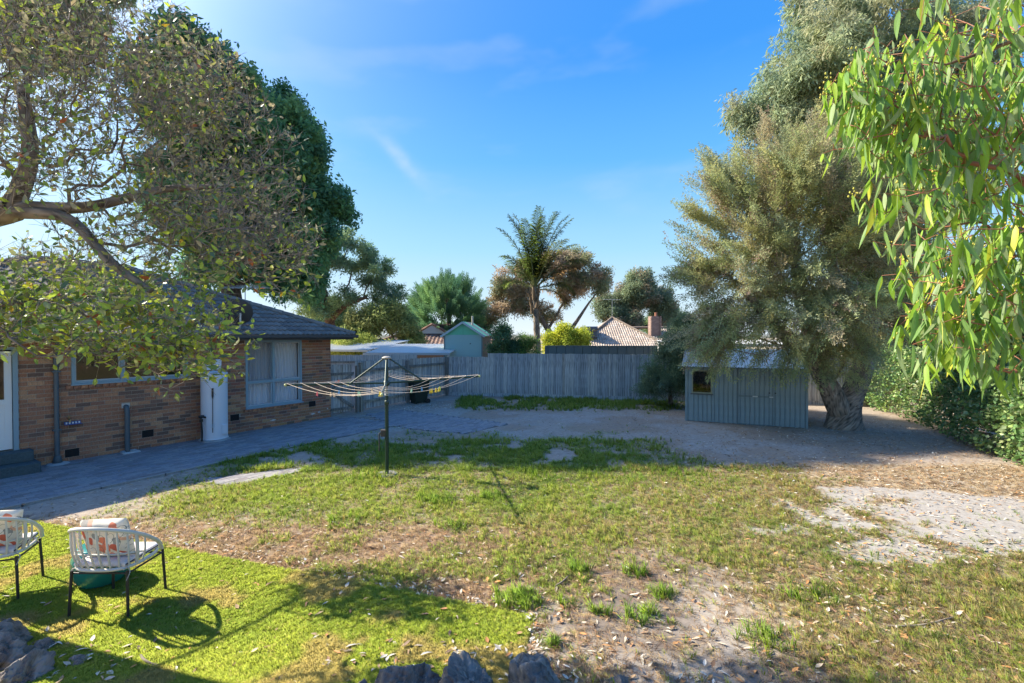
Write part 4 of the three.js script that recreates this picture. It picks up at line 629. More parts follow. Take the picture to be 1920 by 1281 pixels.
function plume(seed, n, L, R, len, wid) {                     // a long spray: small leaves all along one twig
  const r = rng(seed), b = new GB(), q = new THREE.Quaternion(), M = new THREE.Matrix4(), lf = new GB(), h = wid / 2; lf.v(0, 0, 0, 0, 0, 1, 0.5, 0); lf.v(h, len * 0.5, 0.25 * h, 0, 0, 1, 1, 0.5); lf.v(0, len, 0, 0, 0, 1, 0.5, 1); lf.v(-h, len * 0.5, 0.25 * h, 0, 0, 1, 0, 0.5); lf.i.push(0, 1, 2, 0, 2, 3); const g = lf.geo(); g.computeVertexNormals();
  for (let k = 0; k < n; k++) { const u = k / n, a = r() * 6.283, w = R * (1 - 0.75 * u) * Math.sqrt(r()); q.setFromUnitVectors(UPV, V3(Math.cos(a) * (0.5 + r()), 0.6 + r() * 0.6, Math.sin(a) * (0.5 + r())).normalize()).multiply(new THREE.Quaternion().setFromAxisAngle(UPV, r() * 6.283)); const s = 0.7 + 0.6 * r(); M.compose(V3(Math.cos(a) * w, (u - 0.35) * L, Math.sin(a) * w), q, V3(s, s, s)); b.add(g, M); }
  return b.geo();
}
// grows a skeleton to the targets: each target joins the node that gives the shortest way home
function grow(paths, targets, { alpha = 0.4, seg = 0.3, tip = 0.008, e = 2.3, bend = 0.12, seed = 1 }) {
  const r = rng(seed), nodes = [];
  const addNode = (p, par, rad) => { const n = { p, par, len: par ? par.len + p.distanceTo(par.p) : 0, kids: [], r: rad || 0, fix: rad || 0 }; if (par) par.kids.push(n); nodes.push(n); return n; };
  paths.forEach((path, j) => {
    let par = null; if (j) { let bd = 1e9; for (const n of nodes) { const q = n.p.distanceTo(path[0].p); if (q < bd) { bd = q; par = n; } } }
    const pts = smooth(path.map((q) => q.p), path.length * 4), N = pts.length - 1;
    pts.forEach((p, k) => { const f = k / N * (path.length - 1), a = Math.min(path.length - 2, Math.floor(f)), rad = mix(path[a].r, path[a + 1].r, f - a); par = addNode(p, par, rad); par.trunk = j + 1; });
  });
  const first = nodes[Math.min(nodes.length - 1, 3)].p, free = nodes.filter((n) => n.p.y > 0.55 * Math.min(...targets.map((t) => t.y)) || true);
  targets = targets.slice().sort((a, b) => a.distanceTo(first) - b.distanceTo(first));
  const minY = Math.min(...targets.map((t) => t.y)) * 0.6;
  for (const t of targets) {
    let best = null, bc = 1e9; for (const n of nodes) { if (n.p.y < minY && n.trunk) continue; const dx = n.p.x - t.x, dy = n.p.y - t.y, dz = n.p.z - t.z, c = Math.sqrt(dx * dx + dy * dy + dz * dz) * (dy > 0 ? 1.15 : 1) + alpha * n.len; if (c < bc) { bc = c; best = n; } }
    if (!best) best = nodes[0];
    const d = best.p.distanceTo(t), k = Math.max(1, Math.round(d / seg)), off = V3(r() - 0.5, r() - 0.3, r() - 0.5).multiplyScalar(d * bend * 2); let par = best; const a = best.p.clone();
    for (let j = 1; j <= k; j++) { const u = j / k, w = 4 * u * (1 - u); par = addNode(a.clone().lerp(t, u).addScaledVector(off, w).add(V3(r() - 0.5, r() - 0.5, r() - 0.5).multiplyScalar(j < k ? seg * 0.18 : 0)), par); }
  }
  for (let k = nodes.length - 1; k >= 0; k--) { const n = nodes[k]; if (!n.kids.length) n.r = n.fix || tip; else { let s = 0; for (const c of n.kids) s += Math.pow(c.trunk && n.trunk === c.trunk ? tip : c.r, e); n.r = n.fix || Math.max(tip, Math.pow(s, 1 / e)); } }
  const chains = []; const walk = (start, par) => { const st = [[start, par]]; while (st.length) { let [n, p] = st.pop(); const ch = []; if (p) ch.push({ p: p.p, r: Math.min(p.r, n.r * 1.15), trunk: p.trunk }); while (n) { ch.push(n); let next = null; for (const c of n.kids) if (!next || (c.trunk && c.trunk === n.trunk ? 1e3 : 0) + c.r > (next.trunk && next.trunk === n.trunk ? 1e3 : 0) + next.r) next = c; for (const c of n.kids) if (c !== next) st.push([c, n]); n = next; } chains.push(ch); } }; walk(nodes[0], null);
  return chains;
}
function subLobes(list, n, k, seed, main = 0.72) { const r = rng(seed), out = []; for (const l of list) { const R = [l[3], l[4] ?? l[3], l[5] ?? l[3]]; out.push([l[0], l[1], l[2], R[0] * main, R[1] * main, R[2] * main]); for (let j = 0; j < n; j++) { const d = V3(r() - 0.5, r() - 0.4, r() - 0.5).normalize(), s = k * (0.6 + 0.8 * r()); out.push([l[0] + d.x * R[0] * 0.85, l[1] + d.y * R[1] * 0.85, l[2] + d.z * R[2] * 0.85, R[0] * s, R[1] * s * 0.8, R[2] * s]); } } return out; }
function lobePoints(lobes, n, r, shell = 0.45) {
  const vol = lobes.map((l) => l[3] * (l[4] ?? l[3]) * (l[5] ?? l[3])), tot = vol.reduce((a, b) => a + Math.pow(b, 0.8), 0), out = [];
  lobes.forEach((l, k) => { const m = Math.max(2, Math.round(n * Math.pow(vol[k], 0.8) / tot)); for (let j = 0; j < m; j++) { const d = V3(r() - 0.5, r() - 0.5, r() - 0.5); if (d.length() > 0.5 || d.length() < 0.01) { j--; continue; } d.normalize().multiplyScalar(shell + (1 - shell) * Math.sqrt(r())); out.push(P(l[0] + d.x * l[3], l[1] + d.y * (l[4] ?? l[3]), l[2] + d.z * (l[5] ?? l[3]))); } });
  return out;
}
function tree(name, label, o) {
  const r = rng(o.seed), base = P(o.base[0], o.base[2] ?? groundY(o.base[0], o.base[1]), o.base[1]), t = thing(name, label, o.category || 'tree', base, 0, o.group);
  const rel = (q) => ({ p: P(q[0], q[1], q[2]).sub(base), r: q[3] }), pts = lobePoints(o.lobes, o.clusters, r, o.shell).map((p) => p.sub(base)).filter((p) => !o.keep || o.keep(p.clone().add(base)));
  const chains = grow(o.trunk.map((path) => path.map(rel)), pts, { alpha: o.alpha ?? 0.35, seg: o.seg ?? 0.4, tip: o.tip ?? 0.01, bend: o.bend ?? 0.12, seed: o.seed + 1 });
  const twigs = new GB(), bm = o.bark || BARK.grey; let limbs = 0;
  chains.forEach((ch, k) => {
    const R = ch[0].r, pp = ch.map((n) => n.p), rr = ch.map((n) => n.r), isTrunk = k === 0 || (ch[1] && ch[1].trunk && ch[1].fix);
    if (isTrunk) { const g = new GB().tube(pp, rr, o.sides ?? 14).geo(); if (o.flare) o.flare(g); part(k ? 'stem' : 'trunk', g, bm, t); }
    else if (R > (o.limbR ?? 0.045) && limbs < 24) { part('limb', new GB().tube(pp, rr, 9).geo(), bm, t); limbs++; } else twigs.tube(pp, rr, R > 0.02 ? 6 : 4, null, false);
  });
  if (twigs.i.length) part('twigs', twigs.geo(), o.twigMat || bm, t, true);
  const mats = [], cols = [], q = new THREE.Quaternion(), M = () => new THREE.Matrix4(), c0 = o.lobes.reduce((a, l) => a.add(P(l[0], l[1], l[2])), V3(0, 0, 0)).divideScalar(o.lobes.length).sub(base);
  for (const p of pts) {
    const cc = jit(o.colors[Math.floor(r() * o.colors.length)], r, 0.15);
    const way = p.clone().sub(c0).normalize().multiplyScalar(0.7).add(V3(r() - 0.5, (r() - 0.5) + (o.rise ?? 0), r() - 0.5)).normalize();
    for (let k = 0; k < o.per; k++) {
      const sk = o.streak ? (r() - 0.35) : 0, g = V3(r() + r() + r() - 1.5, (r() + r() + r() - 1.5) * (o.flat ?? 0.8), r() + r() + r() - 1.5).multiplyScalar(o.rc * 1.15 * (o.streak ? 1 - 0.9 * Math.max(0, sk) : 1)), x = p.clone().add(g); if (sk) x.addScaledVector(way, sk * o.streak);
      if (o.orient === 'out') { const d = x.clone().sub(c0).setY((x.y - c0.y) * 0.6).normalize().add(V3((r() - 0.5) * 0.6, o.lift ?? 0.35, (r() - 0.5) * 0.6)).normalize(); q.setFromUnitVectors(UPV, d); }
      else if (o.orient === 'way') q.setFromUnitVectors(UPV, way.clone().add(V3((r() - 0.5) * 0.9, (r() - 0.5) * 0.9, (r() - 0.5) * 0.9)).normalize());
      else if (o.orient === 'hang') q.setFromEuler(new THREE.Euler((r() - 0.5) * 0.7, r() * 6.283, (r() - 0.5) * 0.7)); else q.setFromEuler(new THREE.Euler(r() * 6.283, r() * 6.283, r() * 6.283));
      const s = (o.scale ?? 1) * (0.75 + 0.5 * r()); mats.push(M().compose(x, q, V3(s, s, s))); cols.push(jit(r() < (o.odd ?? 0) ? o.oddColors[Math.floor(r() * o.oddColors.length)] : cc, r, 0.22));
    }
  }
  copies('crown', o.leaf, o.leafMat || crownMat, mats, cols, t);
  return t;
}
const crownMat = leafMat({ transmission: 0.45 });
const broad = clump(1, 16, 0.26, 0.13, 0.06), fine = plume(2, 46, 0.62, 0.085, 0.058, 0.02), gum = clump(3, 26, 0.36, 0.20, 0.045, { hang: 0.9 }), gumFar = clump(4, 26, 0.5, 0.26, 0.07, { hang: 0.5 }), bushy = clump(5, 24, 0.25, 0.11, 0.05, { out: 0.8 });
const spray = (() => { const b = new GB(), r = rng(8), M = new THREE.Matrix4(), q = new THREE.Quaternion(), l = leafShape(0.24, 0.045, 2, 0, 0.2); for (let k = 0; k < 40; k++) { const y = k / 40 * 0.8, a = k * 2.4; q.setFromUnitVectors(UPV, V3(Math.cos(a) * 0.55, 1, Math.sin(a) * 0.55).normalize()); M.compose(V3(Math.cos(a) * 0.05 * (1 - y), y, Math.sin(a) * 0.05 * (1 - y)), q, V3(1, 1, 1).multiplyScalar((1.25 - y) * (0.8 + 0.4 * r()))); b.add(l, M); } return b.geo(); })();

// the tall dark evergreen behind the house
tree('evergreen_tree', 'tall dense dark green tree rising behind the brick house', { seed: 101, base: [-12.5, 21], trunk: [[[-12.5, -0.3, 21, 0.5], [-12.4, 3, 21, 0.42], [-12.6, 6.5, 20.6, 0.34], [-12.8, 9.5, 20, 0.2]]], bark: BARK.dark,
  lobes: subLobes([[-12.4, 11.6, 18, 1.9], [-11.0, 11.6, 17.3, 1.6], [-8.95, 9.7, 18.9, 1.5], [-7.7, 7.9, 19.2, 0.95], [-8.6, 6.6, 19.6, 1.0], [-9.8, 5.2, 20.4, 1.0], [-11, 9.4, 20.2, 2.4], [-13.5, 8.8, 20.8, 2.3], [-10.3, 11.4, 19.3, 1.5], [-12, 11.5, 23, 2.8], [-10.8, 8.5, 23, 1.8], [-14.5, 12.5, 23.5, 2.0], [-13.5, 9, 25, 2.6], [-11.6, 6.2, 20.6, 1.4], [-13.4, 6.2, 21.2, 1.4]], 4, 0.42, 3, 0.88),
  clusters: 900, per: 24, rc: 0.42, shell: 0.5, streak: 0.7, rise: -0.2, leaf: clump(31, 18, 0.34, 0.2, 0.085, { hang: 0.4 }), colors: [[0.14, 0.31, 0.13], [0.11, 0.26, 0.13], [0.21, 0.37, 0.14], [0.12, 0.28, 0.17]], seg: 0.8, tip: 0.02, limbR: 0.1 });

// tall gum out of view at left, placed to shade the middle of the yard
tree('gum_tree', 'very tall gum out of view beyond the house, placed to shade the yard', { seed: 151, base: [-33, 25], trunk: [[[-33, -0.5, 25, 0.6], [-32, 7, 24.6, 0.5], [-30, 13, 23.6, 0.38], [-27, 18, 22, 0.2]]], bark: BARK.pale, lobes: [[-27.6, 20, 21.3, 2.6], [-24.2, 20, 21.2, 2.6], [-20.8, 19.4, 20.9, 2.3], [-26, 21, 24.5, 2.6], [-22.4, 20.5, 24, 2.6], [-29.5, 19, 22, 2.4], [-24.5, 19, 26, 2.4], [-22.4, 22, 22.4, 2.5], [-20.4, 22, 23.0, 2.4], [-23.6, 23.5, 23.6, 2.2], [-19.4, 22.6, 24.6, 2.0], [-21, 22, 25.5, 2.2]].map((l) => [l[0], l[1], l[2] - 1.3, l[3]]), clusters: 680, per: 26, rc: 0.5, shell: 0.4, streak: 0.8, leaf: gum, scale: 1.25, orient: 'hang', colors: [[0.2, 0.27, 0.15], [0.25, 0.3, 0.16]], seg: 0.9, tip: 0.02, limbR: 0.08, group: 'gum trees' });

// tree above the shed
tree('paperbark_tree', 'large grey green paperbark with thick twisted trunk beside the shed', { seed: 202, base: [9.35, 13.2], bark: bark([0.40, 0.32, 0.26], 0.03), sides: 44,
  trunk: [[[9.4, -0.15, 13.25, 0.52], [9.38, 0.2, 13.22, 0.42], [9.42, 0.6, 13.2, 0.35], [9.64, 1.1, 13.2, 0.28], [9.85, 1.8, 13.2, 0.27], [9.95, 2.6, 13.2, 0.26], [10.15, 3.8, 13.25, 0.22], [10.3, 5.4, 13.3, 0.15]], [[9.22, 0.5, 13.15, 0.29], [8.85, 1.2, 13.05, 0.24], [8.35, 1.9, 13.0, 0.22], [7.5, 2.7, 12.95, 0.18], [6.6, 3.6, 12.9, 0.12]], [[8.9, 1.15, 13.2, 0.2], [8.6, 2.2, 13.4, 0.17], [8.2, 3.8, 13.4, 0.15], [8.0, 5.4, 13.4, 0.1]]],
  flare: (g) => { const p = g.attributes.position; for (let k = 0; k < p.count; k++) { const x = p.getX(k), y = p.getY(k), z = p.getZ(k), a = Math.atan2(z, x), w = 0.06 * Math.abs(Math.sin(a * 7 + y * 3 + 2 * fbm(y * 1.5, a, 2, 2))) + 0.16 * (fbm(Math.cos(a) * 2.5 + 8, y * 1.6 + 5, Math.sin(a) * 2.5, 4) - 0.5), f = ramp(2.5, 0, y); p.setX(k, x * (1 + w * f * 1.4)); p.setZ(k, z * (1 + w * f * 1.4)); } g.computeVertexNormals(); },
  lobes: subLobes([[6.7, 5.4, 13.1, 1.65], [6.3, 3.5, 12.9, 1.45], [5.75, 2.5, 13.0, 0.85, 0.7, 0.7], [7.5, 2.55, 12.5, 1.1, 0.75, 0.8], [8.6, 4.3, 12.9, 1.7], [8.2, 6.4, 13.3, 1.8], [10.4, 4.6, 13.6, 1.75], [10.3, 6.6, 13.7, 1.8], [9.1, 8.0, 13.8, 1.3], [7.3, 7.2, 13.7, 1.25], [11.4, 3.6, 14.3, 1.1], [8.75, 2.35, 12.5, 0.8, 0.65, 0.6], [6.0, 6.6, 13.2, 0.8], [5.5, 4.5, 13.2, 0.7], [9.3, 5.4, 12.6, 1.3]], 5, 0.34, 5),
  clusters: 860, per: 16, rc: 0.16, shell: 0.25, streak: 1.1, rise: 0.2, orient: 'way', leaf: fine, colors: [[0.42, 0.45, 0.20], [0.35, 0.40, 0.18], [0.54, 0.52, 0.23], [0.40, 0.43, 0.24], [0.45, 0.39, 0.24]], odd: 0.12, oddColors: [[0.30, 0.22, 0.16], [0.36, 0.32, 0.16]], seg: 0.35, tip: 0.007, limbR: 0.05 });

// gum tree behind it
tree('gum_tree', 'tall gum tree with drooping grey green leaves behind the paperbark', { seed: 303, base: [13.2, 18.2], trunk: [[[13.2, -0.3, 18.2, 0.4], [13, 4, 18, 0.33], [12.6, 8, 17.5, 0.24], [12.4, 11, 17.2, 0.15]]], bark: BARK.pale,
  lobes: subLobes([[10.7, 12.1, 16.6, 1.9], [9.3, 9.8, 16.6, 1.15], [12.5, 13.6, 17, 2.6], [14.2, 11, 17, 2.8], [12, 9.5, 17, 2.0], [11, 10.8, 16.6, 1.3], [9.9, 11, 16.5, 0.9], [15.5, 8.5, 17.5, 2.4], [14, 6, 18.5, 2.2], [8.6, 10.5, 16.7, 0.5], [16.5, 13, 17, 2.5]], 4, 0.4, 6), clusters: 420, per: 14, rc: 0.3, shell: 0.4, streak: 0.9, leaf: gum, orient: 'hang', colors: [[0.34, 0.41, 0.25], [0.40, 0.46, 0.26], [0.29, 0.36, 0.22], [0.45, 0.45, 0.27]], seg: 0.6, tip: 0.012, group: 'gum trees' });

// gum trees and others beyond the fences
tree('gum_tree', 'brown trunked gum tree with open spreading limbs behind the gate', { seed: 404, base: [-12.5, 32], trunk: [[[-12.5, -1.2, 32, 0.42], [-12.4, 2.4, 32, 0.36], [-12.5, 4.2, 32, 0.3], [-12.9, 6.2, 32, 0.2], [-12.4, 7.6, 32, 0.1]], [[-12.4, 3.6, 32, 0.2], [-11.3, 4.6, 31.8, 0.16], [-9.8, 5.2, 31.7, 0.1]], [[-12.4, 2.8, 32, 0.17], [-11, 3.1, 31.5, 0.14], [-9.2, 2.5, 31.3, 0.09]]], bark: bark([0.25, 0.15, 0.105]),
  lobes: [[-12.8, 8.2, 32, 1.5, 1.2, 1.5], [-10.8, 7.9, 32, 1.3, 0.9, 1.3], [-9.4, 6.9, 32, 1.2, 0.9, 1.2], [-8.7, 5.4, 31.8, 1.0, 0.8, 1], [-14, 5.8, 32, 1.4, 1, 1.3], [-11, 5.3, 31.5, 0.9, 0.5, 0.9], [-14.8, 8, 32.5, 1.5], [-12, 9.3, 32, 0.9, 0.6, 0.9], [-13, 3.9, 31.2, 1, 0.8, 0.8], [-9.6, 4.1, 31.4, 1.2, 0.7, 0.9]], clusters: 130, per: 14, rc: 0.24, shell: 0.6, streak: 0.6, leaf: gumFar, scale: 0.8, orient: 'hang', colors: [[0.26, 0.36, 0.18], [0.35, 0.43, 0.19], [0.22, 0.33, 0.20]], seg: 0.6, tip: 0.025, bend: 0.2, limbR: 0.05, group: 'gum trees' });
tree('tea_tree', 'olive green tea tree with bare twisted stems behind the gate', { seed: 411, base: [-7.6, 30.5], trunk: [[[-7.6, -1, 30.5, 0.14], [-7.5, 1.4, 30.5, 0.12], [-7.8, 2.8, 30.4, 0.08]]], bark: BARK.grey, lobes: [[-9.2, 3.5, 30, 1.1, 0.9, 1], [-8, 3.9, 30, 1.0, 0.8, 1], [-7.2, 3.3, 30.5, 0.8, 0.8, 0.8], [-6.6, 2.6, 31, 0.7], [-9.8, 2.4, 29.6, 1.0, 0.8, 1]], clusters: 80, per: 13, rc: 0.25, streak: 0.5, scale: 0.8, leaf: gumFar, colors: [[0.28, 0.33, 0.12], [0.36, 0.38, 0.15]], seg: 0.5, tip: 0.02 });
tree('wattle_shrub', 'yellow green bushy shrub below the tea tree', { seed: 412, base: [-8.6, 28], category: 'shrub', trunk: [[[-8.6, -0.9, 28, 0.1], [-8.6, 0.8, 28, 0.07]]], lobes: [[-9.4, 1.9, 28, 1.0, 0.9, 1], [-8.1, 1.7, 28, 0.9, 0.8, 0.9], [-7.0, 1.6, 28.4, 0.8, 0.7, 0.8], [-10.4, 2.0, 28.5, 0.9, 0.9, 0.8]], clusters: 60, per: 18, rc: 0.3, leaf: bushy, colors: [[0.45, 0.48, 0.12], [0.34, 0.40, 0.10]], tip: 0.015 });
tree('cypress_tree', 'dome shaped dark cypress with spiky upswept sprays behind the roofs', { seed: 505, base: [-5.4, 40], trunk: [[[-5.4, -1.2, 40, 0.4], [-5.4, 2.5, 40, 0.25], [-5.4, 5.0, 40, 0.1]]], bark: BARK.dark, lobes: [[-5.4, 3.6, 40, 2.8, 3.2, 2.6], [-6.9, 2.4, 39.6, 1.3, 1.2, 1.2], [-3.8, 2.4, 39.6, 1.3, 1.2, 1.2]], clusters: 330, per: 4, rc: 0.25, shell: 0.7, leaf: spray, orient: 'out', lift: 0.4, scale: 1.55, colors: [[0.15, 0.28, 0.13], [0.20, 0.34, 0.13], [0.12, 0.24, 0.13]], seg: 0.8, tip: 0.02 });
tree('gum_tree', 'pinkish brown gum tree standing behind the palm', { seed: 606, base: [3.8, 38], trunk: [[[3.8, -1.2, 38, 0.36], [3.6, 1.8, 38, 0.3], [2.6, 3.6, 38, 0.2], [1.8, 5.4, 38, 0.1]], [[3.7, 1.6, 38, 0.22], [5.0, 3.4, 38, 0.16], [6.2, 5.2, 38, 0.08]], [[4.4, 2.4, 38, 0.1], [6.4, 2.9, 37.8, 0.08], [7.6, 3.4, 37.6, 0.04]]], bark: BARK.grey,
  lobes: [[0.2, 6.9, 38, 1.4, 1.2, 1.3], [3.4, 8.2, 38, 1.6, 1.1, 1.5], [6.4, 7.5, 38, 1.2, 0.9, 1.2], [-0.6, 5.5, 38, 1.0, 0.9, 1], [1.7, 7.9, 38, 1.3, 0.9, 1.2], [5.2, 8.7, 38, 1.1, 0.9, 1], [4.6, 6.4, 38.5, 1.4, 0.9, 1], [1.2, 5.3, 38, 1.2, 0.9, 1], [7.3, 6.5, 38, 0.7], [2.8, 4.4, 38.5, 1, 0.6, 0.8], [-1.4, 4.2, 38.5, 0.8, 0.6, 0.8]], clusters: 170, per: 13, rc: 0.26, streak: 0.6, scale: 0.85, leaf: gumFar, orient: 'hang', colors: [[0.44, 0.35, 0.21], [0.35, 0.33, 0.18], [0.52, 0.39, 0.26], [0.27, 0.30, 0.16]], seg: 0.7, tip: 0.025, bend: 0.2, group: 'gum trees' });
tree('gum_tree', 'rounded gum tree with tan tinted crown behind the tiled neighbour', { seed: 707, base: [12.5, 48], trunk: [[[12.5, -1.2, 48, 0.4], [12.4, 3, 48, 0.3], [12.8, 5.4, 48, 0.15]]], bark: BARK.dark, lobes: [[12.8, 6.9, 48, 2.0, 1.5, 1.8], [10.4, 5.5, 48, 1.8, 1.4, 1.6], [14.8, 6.2, 48, 1.7, 1.3, 1.5], [13, 8.1, 48, 1.3, 0.9, 1.2], [11.4, 4.2, 47.5, 1.6, 1, 1.4], [15.5, 4.6, 48, 1.3]], clusters: 170, per: 15, rc: 0.35, streak: 0.7, leaf: gumFar, colors: [[0.25, 0.31, 0.18], [0.45, 0.37, 0.25], [0.21, 0.27, 0.16]], seg: 0.8, tip: 0.03, group: 'gum trees' });
tree('conifer_shrub', 'dark green upright conifer shrub beside the green cubby', { seed: 808, base: [-0.35, 22.6], category: 'shrub', trunk: [[[-0.35, -0.6, 22.6, 0.09], [-0.35, 1.2, 22.6, 0.06], [-0.35, 2.9, 22.6, 0.02]]], bark: BARK.dark, lobes: [[-0.4, 1.9, 22.6, 0.65, 1.4, 0.65], [-0.05, 1.6, 22.5, 0.5, 0.9, 0.5]], clusters: 70, per: 15, rc: 0.18, leaf: bushy, scale: 0.8, colors: [[0.09, 0.18, 0.09], [0.13, 0.22, 0.09]], tip: 0.01 });
tree('garden_shrub', 'light green feathery shrub beside the palm trunk', { seed: 809, base: [0.75, 22.4], category: 'shrub', trunk: [[[0.75, -0.6, 22.4, 0.05], [0.75, 1.0, 22.4, 0.03]]], lobes: [[0.55, 2.0, 22.4, 0.35, 0.75, 0.35], [0.95, 1.9, 22.3, 0.3, 0.6, 0.3], [0.3, 1.8, 22.6, 0.4, 0.5, 0.3]], clusters: 50, per: 12, rc: 0.14, leaf: bushy, scale: 0.65, orient: 'out', colors: [[0.26, 0.38, 0.09], [0.20, 0.31, 0.08]], tip: 0.008 });
tree('golden_tree', 'bright yellow green leafy tree behind the grey steel fence', { seed: 810, base: [3.6, 28], trunk: [[[3.6, -1, 28, 0.12], [3.6, 1.2, 28, 0.08]]], lobes: [[3.1, 2.35, 28, 0.6, 0.75, 0.6], [3.95, 2.3, 28, 0.6, 0.65, 0.6], [2.5, 2.0, 28.2, 0.5, 0.7, 0.5]], clusters: 80, per: 20, rc: 0.22, leaf: bushy, colors: [[0.62, 0.62, 0.07], [0.50, 0.54, 0.07], [0.38, 0.46, 0.07]], tip: 0.012 });
tree('garden_shrub', 'dark leafy shrub hanging over the fence left of the shed', { seed: 811, base: [5.9, 17.4], category: 'shrub', trunk: [[[5.9, 0, 17.4, 0.09], [5.85, 1.0, 17.3, 0.06], [6.1, 2.2, 17, 0.04]]], bark: BARK.grey, lobes: [[5.7, 1.3, 17.1, 0.85, 0.8, 0.6], [6.2, 2.5, 16.8, 0.85, 0.75, 0.6], [5.3, 0.9, 17.3, 0.6, 0.45, 0.4], [6.5, 1.2, 16.5, 0.6, 0.7, 0.5]], clusters: 110, per: 20, rc: 0.2, leaf: fine, colors: [[0.20, 0.28, 0.15], [0.26, 0.32, 0.16], [0.17, 0.24, 0.15]], tip: 0.006, seg: 0.25 });
for (const [x, d, h, s, label] of [[18.5, 24, 3.0, 1, 'russet leaved bush beyond the ivy covered fence'], [15.5, 23, 2.4, 2, 'green bush behind the low roof at the shed'], [21, 20, 3.6, 3, 'broad green tree beyond the ivy, cut by hanging gum leaves'], [9.8, 24, 2.4, 4, 'dull green bush behind the shed roof'], [20, 60, 5, 5, 'distant green tree beyond the tiled neighbour'], [-16.5, 45, 4.5, 6, 'hazy green tree far behind the open limbed gum']])
  tree('background_tree', label, { seed: 900 + s, base: [x, d], trunk: [[[x, -1, d, 0.12], [x, h * 0.5, d, 0.07]]], lobes: [[x - h * 0.3, h * 0.75, d, h * 0.42, h * 0.35, h * 0.4], [x + h * 0.35, h * 0.7, d, h * 0.42, h * 0.35, h * 0.4], [x, h, d, h * 0.4, h * 0.3, h * 0.4], [x, h * 0.4, d, h * 0.55, h * 0.35, h * 0.4]], clusters: 70, per: 20, rc: 0.1 * h, leaf: gumFar, scale: 0.35 + 0.13 * h, colors: s === 1 ? [[0.24, 0.14, 0.07], [0.13, 0.15, 0.06], [0.16, 0.17, 0.07]] : [[0.22, 0.30, 0.11], [0.18, 0.26, 0.10]], tip: 0.015 });

